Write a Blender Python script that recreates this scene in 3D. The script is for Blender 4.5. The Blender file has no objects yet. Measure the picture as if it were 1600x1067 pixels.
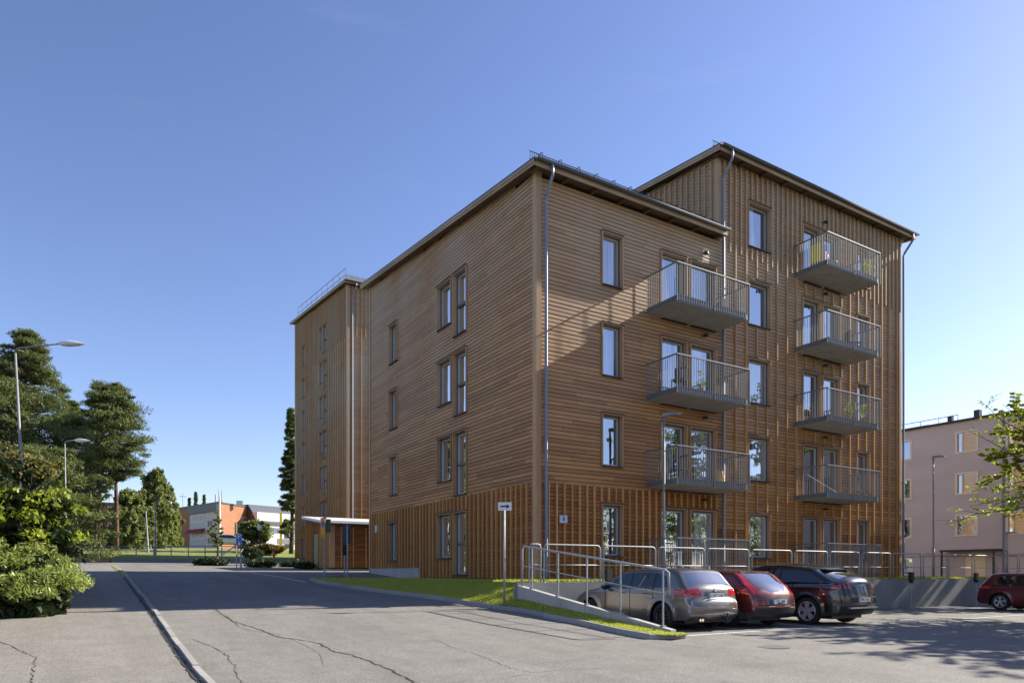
import bpy, math, random
import numpy as np
from mathutils import Vector, Matrix
random.seed(7)
R = math.radians
S = bpy.context.scene
COL = S.collection

# ------------------------------------------------------------------ camera, sky, sun, exposure
# world: X along the balcony facade, Y along the gable facade, Z up; the eye is the origin height
CU, CV, F = -11.91, -17.92, 1085.0
cam = bpy.data.cameras.new('camera'); camo = bpy.data.objects.new('camera', cam); COL.objects.link(camo)
camo.location = (CU, CV, 0); camo.rotation_euler = (R(90), 0, R(-31.6))
cam.sensor_width = 36; cam.lens = 36*F/1600; cam.shift_y = (894-533.5)/1600; cam.clip_end = 3000; cam.clip_start = .1
S.camera = camo
SUN_EL, SUN_AZ = 32.0, -6.0          # azimuth measured from +X
sv = Vector((math.cos(R(SUN_AZ))*math.cos(R(SUN_EL)), math.sin(R(SUN_AZ))*math.cos(R(SUN_EL)), math.sin(R(SUN_EL))))
w = bpy.data.worlds.new('World'); S.world = w; w.use_nodes = True
nt = w.node_tree; bg = nt.nodes['Background']
sky = nt.nodes.new('ShaderNodeTexSky'); sky.sky_type = 'NISHITA'; sky.sun_disc = False
sky.sun_elevation = R(SUN_EL); sky.sun_rotation = R(90-SUN_AZ)
sky.air_density = 1.0; sky.dust_density = .35; sky.ozone_density = 2.2; sky.altitude = 60
tint = nt.nodes.new('ShaderNodeMix'); tint.data_type = 'RGBA'; tint.blend_type = 'MULTIPLY'; tint.inputs[0].default_value = 1; tint.inputs[7].default_value = (1.0, .90, 1.0, 1)
gm = nt.nodes.new('ShaderNodeGamma'); gm.inputs[1].default_value = 1.12
nt.links.new(sky.outputs[0], gm.inputs[0]); nt.links.new(gm.outputs[0], tint.inputs[6])
tcw = nt.nodes.new('ShaderNodeTexCoord'); mpw = nt.nodes.new('ShaderNodeMapping'); mpw.inputs['Scale'].default_value = (1.6, 1.6, 11); mpw.inputs['Rotation'].default_value = (.06, .1, .4)
nzw = nt.nodes.new('ShaderNodeTexNoise'); nzw.inputs['Scale'].default_value = 1.7; nzw.inputs['Detail'].default_value = 7; nzw.inputs['Roughness'].default_value = .6
rmw = nt.nodes.new('ShaderNodeMapRange'); rmw.inputs[1].default_value = .60; rmw.inputs[2].default_value = .85; rmw.inputs[3].default_value = 0; rmw.inputs[4].default_value = .08
nt.links.new(tcw.outputs['Generated'], mpw.inputs[0]); nt.links.new(mpw.outputs[0], nzw.inputs['Vector']); nt.links.new(nzw.outputs['Fac'], rmw.inputs[0])
cmx = nt.nodes.new('ShaderNodeMix'); cmx.data_type = 'RGBA'; cmx.inputs[7].default_value = (4.6, 5.0, 5.6, 1)      # thin high cloud
nt.links.new(rmw.outputs[0], cmx.inputs[0]); nt.links.new(tint.outputs[2], cmx.inputs[6]); nt.links.new(cmx.outputs[2], bg.inputs[0]); bg.inputs[1].default_value = 0.078
sl = bpy.data.lights.new('sun', 'SUN'); sl.energy = 5.0; sl.angle = R(.5); sl.color = (1, .93, .80)
so = bpy.data.objects.new('sun', sl); COL.objects.link(so); so.rotation_euler = sv.to_track_quat('Z', 'Y').to_euler()
S.view_settings.view_transform = 'Standard'; S.view_settings.look = 'None'
S.view_settings.gamma = 1; S.view_settings.exposure = 1.15

# ------------------------------------------------------------------ geometry of the place
def ray(x, y):
    X = (x-800)/F
    return (.852*X+.524, -.524*X+.852, (894-y)/F)
def onV(x, y, v):                    # point seen at x,y on the plane Y=v -> (u, z)
    d = ray(x, y); t = (v-CV)/d[1]; return (CU+d[0]*t, d[2]*t)
def onU(x, y, u):                    # ... on the plane X=u -> (v, z)
    d = ray(x, y); t = (u-CU)/d[0]; return (CV+d[1]*t, d[2]*t)
def at(x, y, dist):
    d = ray(x, y); return Vector((CU+d[0]*dist, CV+d[1]*dist, d[2]*dist))
KN = [(-60, -2.3), (-18, -1.72), (-10, -1.46), (-7, -1.38), (-4, -1.2), (0, -.9), (15, 0), (30, .5), (44, .9), (60, 2.2), (75, 3.0), (115, 3.3), (600, 6)]
def zg(v):
    if v <= KN[0][0]: return KN[0][1]
    for (a, p), (b, q) in zip(KN, KN[1:]):
        if v <= b: return p+(q-p)*(v-a)/(b-a)
    return KN[-1][1]
WV = -1.65                            # front face of the retaining wall
def gz(u, v):
    if u > -1.0 and v < WV+.2:
        return (-1.38 if v > -7 else zg(v)) - .006*min(max(u, 0), 30)
    return zg(v)
def G(x, y):
    d = ray(x, y); t = 3.0
    while t < 300:
        p = (CU+d[0]*t, CV+d[1]*t, d[2]*t)
        if p[2] <= gz(p[0], p[1]): return Vector((p[0], p[1], gz(p[0], p[1])))
        t += .02
    return Vector(p)

# ------------------------------------------------------------------ mesh helpers
class MB:
    def __init__(s): s.v = []; s.f = []; s.t = []; s.tone = .5
    def add(s, vs, fs):
        n = len(s.v); s.v += [tuple(p) for p in vs]; s.t += [s.tone]*len(vs); s.f += [tuple(n+i for i in f) for f in fs]; return s
    def quad(s, a, b, c, d): return s.add([a, b, c, d], [(0, 1, 2, 3)])
    def hexa(s, p):                   # 8 points: bottom ring 0-3, top ring 4-7
        return s.add(p, [(3, 2, 1, 0), (4, 5, 6, 7), (0, 1, 5, 4), (1, 2, 6, 5), (2, 3, 7, 6), (3, 0, 4, 7)])
    def box(s, a, b):
        x0, y0, z0 = [min(a[i], b[i]) for i in range(3)]; x1, y1, z1 = [max(a[i], b[i]) for i in range(3)]
        return s.hexa([(x0, y0, z0), (x1, y0, z0), (x1, y1, z0), (x0, y1, z0), (x0, y0, z1), (x1, y0, z1), (x1, y1, z1), (x0, y1, z1)])
    def tube(s, pts, r, n=8, cap=True):
        pts = [Vector(p) for p in pts]
        if not isinstance(r, (list, tuple)): r = [r]*len(pts)
        rings = []
        for i, p in enumerate(pts):
            t = (pts[min(i+1, len(pts)-1)]-pts[max(i-1, 0)]).normalized()
            up = Vector((0, 0, 1)) if abs(t.z) < .9 else Vector((1, 0, 0))
            a = t.cross(up).normalized(); b = t.cross(a)
            rings.append([p+a*math.cos(2*math.pi*k/n)*r[i]+b*math.sin(2*math.pi*k/n)*r[i] for k in range(n)])
        fs = []
        for i in range(len(pts)-1):
            for k in range(n):
                fs.append((i*n+k, i*n+(k+1) % n, (i+1)*n+(k+1) % n, (i+1)*n+k))
        if cap: fs += [tuple(range(n))[::-1], tuple((len(pts)-1)*n+k for k in range(n))]
        return s.add([p for q in rings for p in q], fs)
    def lathe(s, c, prof, n=24, axis='z'):
        vs = []; fs = []
        for (r, h) in prof:
            for k in range(n):
                a = 2*math.pi*k/n; x, y = r*math.cos(a), r*math.sin(a)
                p = (x, y, h) if axis == 'z' else (h, x, y)
                vs.append((c[0]+p[0], c[1]+p[1], c[2]+p[2]))
        for i in range(len(prof)-1):
            for k in range(n): fs.append((i*n+k, i*n+(k+1) % n, (i+1)*n+(k+1) % n, (i+1)*n+k))
        return s.add(vs, fs)
    def build(s, name, m, parent=None, smooth=False, tones=False, auto=None):
        me = bpy.data.meshes.new(name); me.from_pydata(s.v, [], s.f); me.materials.append(m)
        if tones:
            at_ = me.attributes.new('tone', 'FLOAT', 'POINT'); at_.data.foreach_set('value', s.t)
        if smooth:
            me.polygons.foreach_set('use_smooth', [True]*len(me.polygons))
            if auto is not None: me.set_sharp_from_angle(angle=R(auto))
        me.update(); o = bpy.data.objects.new(name, me); COL.objects.link(o)
        if parent is not None: link(o, parent)
        return o
def link(o, parent):                  # geometry is written in world units: keep it there
    o.parent = parent
    o.matrix_parent_inverse = wm(parent).inverted()
def wm(o):
    m = o.matrix_basis.copy()
    return (wm(o.parent) @ o.matrix_parent_inverse @ m) if o.parent else m
def tag(o, label, cat, group=None, kind=None):
    o['label'] = label; o['category'] = cat
    if group: o['group'] = group
    if kind: o['kind'] = kind
    return o
def structure(o): o['kind'] = 'structure'; return o
def stuff(o): o['kind'] = 'stuff'; return o
def thing(name, label, cat, loc=(0, 0, 0), group=None):
    o = bpy.data.objects.new(name, None); COL.objects.link(o); o.location = loc; o.empty_display_size = .3
    return tag(o, label, cat, group)
def copy_tree(o, loc=None, rz=None, label=None, parent=None):
    c = o.copy(); COL.objects.link(c)
    if parent is not None: c.parent = parent
    for ch in list(o.children): copy_tree(ch, parent=c)
    if loc is not None: c.location = loc
    if rz is not None: c.rotation_euler = (0, 0, rz)
    if label: c['label'] = label
    return c

# ------------------------------------------------------------------ materials
def mat(name, col=(.5, .5, .5), rough=.6, metal=0, spec=.5, coat=0):
    m = bpy.data.materials.new(name); m.use_nodes = True
    b = m.node_tree.nodes['Principled BSDF']
    b.inputs['Base Color'].default_value = (*col, 1); b.inputs['Roughness'].default_value = rough
    b.inputs['Metallic'].default_value = metal; b.inputs['Specular IOR Level'].default_value = spec
    b.inputs['Coat Weight'].default_value = coat; b.inputs['Coat Roughness'].default_value = .04
    return m
class N:
    def __init__(s, m): s.m = m; s.t = m.node_tree; s.b = s.t.nodes['Principled BSDF']
    def n(s, typ, **k):
        o = s.t.nodes.new('ShaderNode'+typ)
        for a, v in k.items(): setattr(o, a, v)
        return o
    def l(s, a, b): s.t.links.new(a, b)
    def coord(s, scale=(1, 1, 1), kind='Object'):
        tc = s.n('TexCoord'); mp = s.n('Mapping'); mp.inputs['Scale'].default_value = scale
        s.l(tc.outputs[kind], mp.inputs[0]); return mp.outputs[0]
    def pos(s, scale=(1, 1, 1)):
        g = s.n('NewGeometry'); mp = s.n('Mapping'); mp.inputs['Scale'].default_value = scale
        s.l(g.outputs['Position'], mp.inputs[0]); return mp.outputs[0]
    def noise(s, vec, scale, detail=4, rough=.6):
        o = s.n('TexNoise'); o.inputs['Scale'].default_value = scale; o.inputs['Detail'].default_value = detail
        o.inputs['Roughness'].default_value = rough; s.l(vec, o.inputs['Vector']); return o.outputs['Fac']
    def ramp(s, fac, stops):
        o = s.n('ValToRGB'); e = o.color_ramp.elements
        while len(e) < len(stops): e.new(.5)
        for i, (p, c) in enumerate(stops):
            e[i].position = p; e[i].color = (*c, 1) if len(c) == 3 else c
        s.l(fac, o.inputs[0]); return o.outputs[0]
    def mix(s, fac, a, b, mode='MIX'):
        o = s.n('Mix', data_type='RGBA', blend_type=mode)
        if isinstance(fac, (int, float)): o.inputs[0].default_value = fac
        else: s.l(fac, o.inputs[0])
        for i, c in ((6, a), (7, b)):
            if isinstance(c, tuple): o.inputs[i].default_value = (*c, 1)
            else: s.l(c, o.inputs[i])
        return o.outputs[2]
    def math(s, op, a, b=None):
        o = s.n('Math', operation=op)
        for i, c in enumerate((a, b)):
            if c is None: continue
            if isinstance(c, (int, float)): o.inputs[i].default_value = c
            else: s.l(c, o.inputs[i])
        return o.outputs[0]
    def maprange(s, v, a, b, c=0., d=1.):
        o = s.n('MapRange'); s.l(v, o.inputs[0])
        for i, x in enumerate((a, b, c, d)): o.inputs[i+1].default_value = x
        return o.outputs[0]
    def bump(s, h, strength, dist=.01):
        o = s.n('Bump'); o.inputs['Strength'].default_value = strength; o.inputs['Distance'].default_value = dist
        s.l(h, o.inputs['Height']); s.l(o.outputs[0], s.b.inputs['Normal'])
    def base(s, c): s.l(c, s.b.inputs['Base Color']); return s

def wood(name, dark, light, vertical=False, objrand=False, grey=(.47, .375, .25), gz0=3, gz1=14, gmax=.8):
    m = mat(name, rough=.62, spec=.35); k = N(m)
    sc = (26, 26, 1.1) if vertical else (1.1, 1.1, 26)
    p = k.pos(sc); grain = k.noise(p, 1.6, 5, .65)
    if objrand: tone = k.n('ObjectInfo').outputs['Random']
    else:
        a = k.n('Attribute', attribute_name='tone'); tone = a.outputs['Fac']
    f = k.math('ADD', k.math('MULTIPLY', tone, .42), k.math('MULTIPLY', grain, .75)); f = k.math('SUBTRACT', f, .08)
    c = k.ramp(f, [(.1, dark), (.9, light)])
    kn = k.n('TexVoronoi'); kn.inputs['Scale'].default_value = 1.0; k.l(k.pos((3.2, 3.2, 9) if not vertical else (9, 9, 3.2)), kn.inputs['Vector'])
    knf = k.maprange(kn.outputs['Distance'], .07, .13, 1., 0.)
    c = k.mix(k.math('MULTIPLY', knf, .6), c, tuple(x*.35 for x in dark))
    sp = k.n('SeparateXYZ'); k.l(k.pos(), sp.inputs[0])
    hgt = k.maprange(sp.outputs['Z'], gz0, gz1, 0, gmax)
    wn = k.noise(k.pos((.25, .25, .18)), 1.3, 4)
    hgt = k.math('MULTIPLY', hgt, k.maprange(wn, .3, .62, .35, 1.25))
    c = k.mix(hgt, c, k.mix(f, tuple(x*.75 for x in grey), grey))
    k.base(c); k.bump(grain, .35, .004); return m
M = {}
M['board'] = wood('cladding_wood', (.21, .088, .027), (.53, .268, .094))
M['lowboard'] = wood('shade_darkened_cladding_wood', (.17, .06, .018), (.36, .15, .045), gmax=.1)  # redder low boards, with the shade between battens put into the colour
M['batten'] = wood('batten_wood', (.32, .145, .042), (.64, .35, .125), True, True)
M['trimwood'] = wood('trim_wood', (.27, .14, .065), (.55, .33, .17), True, True)
M['backing'] = mat('cladding_backing', (.022, .014, .009), .9)
M['verge'] = wood('verge_wood', (.10, .066, .044), (.23, .155, .105), True, True)
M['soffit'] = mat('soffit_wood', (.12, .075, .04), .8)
M['zinc'] = mat('galvanised_steel', (.34, .36, .38), .6, .35)
k = N(M['zinc']); nz = k.noise(k.pos(), 9, 4); k.base(k.ramp(nz, [(.3, (.24, .26, .28)), (.7, (.39, .41, .43))]))
M['balsteel'] = mat('balcony_steel', (.19, .20, .21), .55, .4)
M['pole'] = mat('weathered_pole', (.24, .245, .245), .6, .3)
M['gutter'] = mat('gutter_steel', (.11, .12, .13), .4, .6)
M['pipe'] = mat('downpipe_steel', (.20, .23, .28), .55, .4)
M['dark'] = mat('dark_metal', (.035, .037, .042), .45, .3)
M['black'] = mat('black_plastic', (.012, .012, .013), .5)
M['frame'] = mat('grey_window_frame', (.09, .095, .10), .5)
M['white'] = mat('white_paint', (.72, .72, .70), .45)
M['sash'] = mat('pale_sash', (.40, .41, .40), .5)
M['balslab'] = mat('balcony_concrete', (.22, .21, .19), .85)
k = N(M['balslab']); nz = k.noise(k.pos(), 2.2, 6); k.base(k.ramp(nz, [(.3, (.24, .23, .21)), (.7, (.33, .32, .29))]))
M['concrete'] = mat('concrete', (.4, .39, .37), .88)
k = N(M['concrete']); n1 = k.noise(k.pos((1, 1, .5)), 1.7, 6); n2 = k.noise(k.pos(), 60, 3)
k.base(k.mix(.35, k.ramp(n1, [(.25, (.26, .25, .235)), (.7, (.43, .415, .39))]), k.ramp(n2, [(.3, (.22, .21, .2)), (.7, (.5, .48, .45))]))); k.bump(n2, .3, .004)
M['slate'] = mat('dark_concrete', (.2, .2, .2), .85)
k = N(M['slate']); n1 = k.noise(k.pos((1, 1, .4)), 1.2, 6); k.base(k.ramp(n1, [(.3, (.165, .17, .175)), (.7, (.225, .225, .22))]))
M['kerb'] = mat('kerb_concrete', (.4, .39, .37), .9)
k = N(M['kerb']); r_ = k.n('ObjectInfo').outputs['Random']; n2 = k.noise(k.pos(), 45, 5)
k.base(k.mix(.5, k.ramp(r_, [(0, (.23, .22, .205)), (1, (.36, .345, .32))]), k.ramp(n2, [(.3, (.16, .155, .15)), (.7, (.42, .40, .37))]))); k.bump(n2, .5, .006)

def glass(name, fac=.5, tint=(.86, .92, 1.0), inner=(.018, .02, .022), wav=.05, vary=False):
    m = bpy.data.materials.new(name); m.use_nodes = True; t = m.node_tree; k = N(m)
    gl = t.nodes.new('ShaderNodeBsdfGlossy'); gl.inputs['Color'].default_value = (*tint, 1); gl.inputs['Roughness'].default_value = .015
    di = t.nodes.new('ShaderNodeBsdfDiffuse'); di.inputs['Color'].default_value = (*inner, 1)
    mx = t.nodes.new('ShaderNodeMixShader')
    fr = t.nodes.new('ShaderNodeFresnel'); fr.inputs['IOR'].default_value = 1.55
    f = k.math('ADD', fr.outputs[0], fac-.06)
    if vary:                          # curtains and blinds seen behind the pane, different from flat to flat
        rnd = k.n('ObjectInfo').outputs['Random']
        wv = k.noise(k.pos((9, 9, .25)), 1.6, 2); cur = k.ramp(wv, [(.35, (.16, .165, .17)), (.65, (.42, .42, .41))])
        big = k.noise(k.pos((1.6, 1.6, .12)), 1.0, 1); fm = k.maprange(big, .5, .53, 0, 1)
        fm = k.math('MULTIPLY', fm, k.maprange(rnd, .35, .4, 0, 1)); t.links.new(k.mix(fm, inner, cur), di.inputs['Color'])
        f = k.math('SUBTRACT', f, k.math('MULTIPLY', k.math('FRACT', k.math('MULTIPLY', rnd, 7.31)), .16))
    f = k.math('MINIMUM', f, .95)
    t.links.new(f, mx.inputs[0]); t.links.new(di.outputs[0], mx.inputs[1]); t.links.new(gl.outputs[0], mx.inputs[2])
    bn = t.nodes.new('ShaderNodeBump'); bn.inputs['Strength'].default_value = wav; bn.inputs['Distance'].default_value = .05
    nz = k.noise(k.pos((1, 1, .7)), 1.5, 2); t.links.new(nz, bn.inputs['Height']); t.links.new(bn.outputs[0], gl.inputs['Normal'])
    t.links.new(mx.outputs[0], t.nodes['Material Output'].inputs[0]); return m
M['glass'] = glass('window_glass', .5, vary=True, wav=.09)
M['carglass'] = glass('car_glass', .09, inner=(.01, .011, .012), wav=0)
M['rearglass'] = glass('car_rear_glass', .42, tint=(.9, .93, .95), inner=(.02, .022, .024), wav=0)
M['farglass'] = glass('far_window_glass', .22, wav=0)

def asphalt(name, a, b, patch=.25):
    m = mat(name, rough=.9, spec=.25); k = N(m)
    n1 = k.noise(k.pos(), 95, 3, .8); n2 = k.noise(k.pos(), .5, 6, .6); n3 = k.noise(k.pos((1.5, .16, 1)), .9, 5, .65)
    n4 = k.noise(k.pos(), 30, 4, .8); n5 = k.noise(k.pos(), 2.2, 5, .7)
    c = k.mix(patch, k.mix(.6, k.ramp(n1, [(.33, tuple(x*.8 for x in a)), (.66, tuple(x*1.15 for x in b))]), k.ramp(n4, [(.36, tuple(x*.7 for x in a)), (.64, tuple(x*1.3 for x in b))])), k.ramp(n2, [(.3, tuple(x*.9 for x in a)), (.7, tuple(x*1.02 for x in b))]))
    st = k.noise(k.pos(), 1.1, 3, .5); c = k.mix(k.maprange(st, .64, .74, 0, .3), c, tuple(x*.5 for x in a)); c = k.mix(k.maprange(n3, .45, .72, 0, .35), c, tuple(x*.72 for x in a))
    vo = k.n('TexVoronoi'); vo.inputs['Scale'].default_value = 130; k.l(k.pos(), vo.inputs['Vector'])
    sp = k.ramp(vo.outputs['Color'], [(.45, (.62, .62, .62)), (.8, (1.45, 1.42, 1.38))])
    c = k.mix(.75, c, k.mix(1., c, sp, 'MULTIPLY')); c = k.mix(1., c, k.ramp(n5, [(.3, (.86, .86, .87)), (.7, (1.1, 1.1, 1.08))]), 'MULTIPLY')
    k.base(c); k.bump(k.math('ADD', n1, n4), .5, .006); return m
M['road'] = asphalt('road_asphalt', (.155, .148, .138), (.265, .25, .232))
M['path'] = asphalt('footpath_asphalt', (.18, .168, .152), (.29, .272, .243))
M['lot'] = asphalt('parking_asphalt', (.13, .126, .12), (.225, .215, .20))
M['crack'] = mat('crack_gap', (.03, .027, .024), .95)  # dark fill of the asphalt cracks and the joint along the kerb
M['paint'] = mat('road_paint', (.62, .61, .58), .8)
k = N(M['paint']); n1 = k.noise(k.pos(), 30, 5); k.base(k.ramp(n1, [(.38, (.25, .24, .23)), (.5, (.66, .65, .61))]))
M['soil'] = mat('soil', (.06, .045, .03), .95)
M['grassbase'] = mat('lawn', (.06, .09, .02), .95)
k = N(M['grassbase']); n1 = k.noise(k.pos(), 1.3, 6, .7); n2 = k.noise(k.pos(), 40, 3, .8)
k.base(k.mix(.5, k.ramp(n1, [(.3, (.13, .155, .035)), (.72, (.27, .28, .07))]), k.ramp(n2, [(.3, (.09, .13, .02)), (.7, (.30, .33, .08))]))); k.bump(n2, .8, .03)
def leafmat(name, a, b, trans=.3, rough=.55, spec=.3):
    m = mat(name, rough=rough, spec=spec); k = N(m)
    at_ = k.n('Attribute', attribute_name='tone').outputs['Fac']
    c = k.ramp(at_, [(0, a), (1, b)]); k.base(c)
    tr = k.n('BsdfTranslucent'); k.l(k.mix(.5, c, (b[0]*1.2, b[1]*1.25, b[2]*.5)), tr.inputs[0])
    mx = k.n('MixShader'); mx.inputs[0].default_value = trans
    k.l(k.b.outputs[0], mx.inputs[1]); k.l(tr.outputs[0], mx.inputs[2]); k.l(mx.outputs[0], k.t.nodes['Material Output'].inputs[0])
    return m
M['pine'] = leafmat('pine_needles', (.045, .07, .026), (.17, .20, .06), .25)
M['birch'] = leafmat('birch_leaves', (.08, .11, .04), (.25, .28, .11), .4)
M['shrub'] = leafmat('shrub_leaves', (.11, .16, .035), (.40, .45, .14), .4, .4, .5)
M['bright'] = leafmat('bright_leaves', (.10, .15, .018), (.40, .45, .06), .42, .45)
M['rust'] = leafmat('browned_leaves', (.13, .09, .025), (.30, .22, .06), .35)
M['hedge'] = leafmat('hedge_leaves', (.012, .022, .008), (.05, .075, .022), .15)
M['blade'] = leafmat('grass_blades', (.22, .28, .05), (.62, .62, .15), .4, .7)
M['bark'] = mat('pine_bark', (.10, .06, .04), .95)
k = N(M['bark']); n1 = k.noise(k.pos((6, 6, 1.5)), 2, 5); k.base(k.ramp(n1, [(.3, (.045, .03, .024)), (.7, (.17, .095, .06))])); k.bump(n1, .8, .03)
M['twig'] = mat('twig_bark', (.055, .045, .038), .9)

# ------------------------------------------------------------------ ground, road, pavement
ul = [-300, -150, -90, -60, -40, -30, -24, -20, -17, -15.2, -14.2, -13.2, -12.2, -11.4, -10.62, -10.48, -9.5, -8.5, -7.5, -6.5, -5.5, -4.5, -3.5, -2.5, -1.8, -1.05, -1.0, 0, 1, 2, 4, 6, 8, 10, 13, 16, 20, 25, 30, 40, 60, 90, 150, 300]
vl = [-60, -40, -30, -24, -18, -16, -14, -13, -12, -11, -10, -9, -8, -7, -6, -5, -4, -3, -2, WV+.19, WV+.21, -1, 0, 1, 2, 3, 4, 5, 6, 8, 10, 12, 15, 18, 21, 24, 26, 28, 30, 34, 38, 41, 44, 45, 50, 55, 60, 66, 75, 90, 115, 160, 240, 400, 600]
reg = {'ground': MB(), 'road': MB(), 'parking_lot': MB(), 'footpath': MB(), 'lawn': MB()}
for i in range(len(ul)-1):
    for j in range(len(vl)-1):
        u0, u1, v0, v1 = ul[i], ul[i+1], vl[j], vl[j+1]; u, v = (u0+u1)/2, (v0+v1)/2
        if u > -1 and -7 < v < WV+.2: r = 'parking_lot'
        elif v > 44: r = 'lawn'
        elif u > -10.55 and v < 44 and u < 60: r = 'road'
        elif 26 < v < 44 and u > -90: r = 'road'
        elif -15.3 < u < -10.5 and v < 1: r = 'footpath'
        elif -12.3 < u < -10.5 and v < 26: r = 'footpath'
        else: r = 'ground'
        P = []
        for (a, b) in ((u0, v0), (u1, v0), (u1, v1), (u0, v1)):
            aa = a+1e-4*(1 if a < u else -1); bb = b+1e-4*(1 if b < v else -1)
            P.append((a, b, gz(aa, bb)))
        reg[r].quad(*P)
for n_, m_ in (('ground', 'soil'), ('road', 'road'), ('parking_lot', 'lot'), ('footpath', 'path'), ('lawn', 'grassbase')):
    structure(reg[n_].build(n_, M[m_]))

def strip(pts, wid, z=.006, jag=0, seg=.12):      # ribbon following the ground
    mb = MB(); out = []
    for a, b in zip(pts, pts[1:]):
        a = Vector(a[:2]); b = Vector(b[:2]); n = max(1, int((b-a).length/seg)); d = (b-a).normalized(); q = Vector((-d.y, d.x))
        for i in range(n): out.append((a+(b-a)*i/n+q*random.uniform(-jag, jag), q))
    out.append((Vector(pts[-1][:2]), q))
    prev = None
    for p, q in out:
        w_ = wid*(random.uniform(.35, 1.3) if jag else 1)/2
        l = p+q*w_; r = p-q*w_
        cur = ((l.x, l.y, gz(l.x, l.y)+z), (r.x, r.y, gz(r.x, r.y)+z))
        if prev: mb.quad(prev[0], prev[1], cur[1], cur[0])
        prev = cur
    return mb
cr = [([(338, 952), (352, 962), (366, 971), (390, 978), (410, 985), (432, 994), (455, 998), (480, 1001), (500, 1006), (520, 1017), (548, 1022), (570, 1030), (588, 1038), (610, 1045), (628, 1056), (655, 1070)], .035),
      ([(352, 962), (376, 980), (398, 986), (440, 992)], .02), ([(455, 998), (480, 1010), (500, 1022), (506, 1038)], .012),
      ([(300, 998), (330, 1010), (350, 1018), (366, 1040), (372, 1056), (385, 1070)], .018),
      ([(685, 1001), (710, 1012), (740, 1020), (770, 1032), (805, 1046), (835, 1051), (880, 1046), (960, 1043)], .016),
      ([(0, 1001), (20, 1010), (40, 1020), (55, 1026)], .02), ([(55, 1026), (53, 1045), (50, 1070)], .02),
      ([(640, 1062), (700, 1066), (760, 1064), (830, 1052)], .012), ([(230, 905), (262, 912), (300, 909), (330, 912)], .03), ([(200, 893), (240, 899), (270, 897)], .03),
      ([(1000, 1040), (1030, 1038), (1050, 1036)], .012), ([(560, 965), (600, 985), (640, 990), (685, 1001)], .009), ([(820, 948), (900, 962), (960, 968)], .01)]
mb = MB()
for pts, wd in cr:
    s_ = strip([G(*p) for p in pts], wd*(1.0 if wd > .03 else .72), .005, .03 if wd > .012 else .012, .08); mb.add(s_.v, s_.f)
structure(mb.build('asphalt_crack', M['crack']))

# kerbs of separate stones
kerbpts = [G(*p) for p in [(1060, 998), (1030, 999), (998, 996), (950, 987), (910, 977), (860, 966), (816, 957), (740, 946), (676, 936), (620, 929), (562, 921.5), (520, 915), (484, 908.5)]]
KP = [Vector((-1.15, -7.4, 0)), Vector((-1.6, -7.55, 0)), Vector((-1.95, -7.2, 0))]+[p for p in kerbpts if p.y > -6.6]
KP.sort(key=lambda p: p.y if p.y > -7.3 else -9-p.x*0) if False else None
tipv = KP[-1].y
KP += [Vector((KP[-1].x+.25, tipv+.9, 0)), Vector((KP[-1].x+1.0, tipv+1.5, 0)), Vector((-2.2, tipv+2.3, 0))]
def resample(pts, step):
    out = [pts[0].copy()]; acc = 0
    for a, b in zip(pts, pts[1:]):
        L = (b-a).length; t = step-acc
        while t < L: out.append(a+(b-a)*t/L); t += step
        acc = (acc+L) % step
    out.append(pts[-1].copy()); return out
for p in KP: p.z = 0
ks = resample(KP, 1.0)
kr = bpy.data.objects.new('kerb', None); COL.objects.link(kr); structure(kr); kr.location = (*ks[5][:2], 0)
for a, b in zip(ks, ks[1:]):
    if (b-a).length < .15: continue
    d = (b-a).normalized(); q = Vector((d.y, -d.x, 0)) if False else Vector((-d.y, d.x, 0))
    # lawn side is to the right of travel (towards +X)
    q = Vector((d.y, -d.x, 0))
    a2 = a+d*.006; b2 = b-d*.006; mb = MB(); h = .115+random.uniform(-.006, .006); W_ = .13
    def P3(p, o, dz): r = p+q*o; return (r.x, r.y, gz(p.x-.01, p.y)+dz if p.x < -1.0 else gz(-1.2, p.y)+dz)
    c = .02
    ring = [(0, -.15), (0, h-c), (c, h), (W_, h), (W_, -.15)]
    vs = [P3(a2, o, z) for o, z in ring]+[P3(b2, o, z) for o, z in ring]; n = 5
    mb.add(vs, [(i, (i+1) % n, n+(i+1) % n, n+i) for i in range(n)]+[tuple(range(n))[::-1], tuple(range(n, 2*n))])
    mb.build('kerb_stone', M['kerb'], kr)
kl = bpy.data.objects.new('kerb', None); COL.objects.link(kl); structure(kl); kl.location = (-10.5, -8, -1.4)
v = -17.0
while v < 25:
    mb = MB(); l = 1.0; h = .05+random.uniform(-.008, .008); o_ = random.uniform(-.01, .01)
    x0, x1 = -10.59+o_, -10.485+o_
    mb.hexa([(x0, v+.01, zg(v)-.2), (x1, v+.01, zg(v)-.2), (x1, v+l-.01, zg(v+l)-.2), (x0, v+l-.01, zg(v+l)-.2),
             (x0, v+.01, zg(v)+h), (x1-.02, v+.01, zg(v)+h), (x1-.02, v+l-.01, zg(v+l)+h), (x0, v+l-.01, zg(v+l)+h)])
    mb.build('kerb_stone', M['kerb'], kl); v += l
structure(strip([(-10.66, -17), (-10.66, 25)], .05, .008, .018, .1).build('kerb_gap', M['crack']))
kf = MB()
for a in np.arange(-60, 6, 1.5): kf.box((a, 44, zg(44)-.1), (a+1.49, 44.25, zg(44)+.13))
structure(kf.build('far_kerb', M['kerb']))

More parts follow.
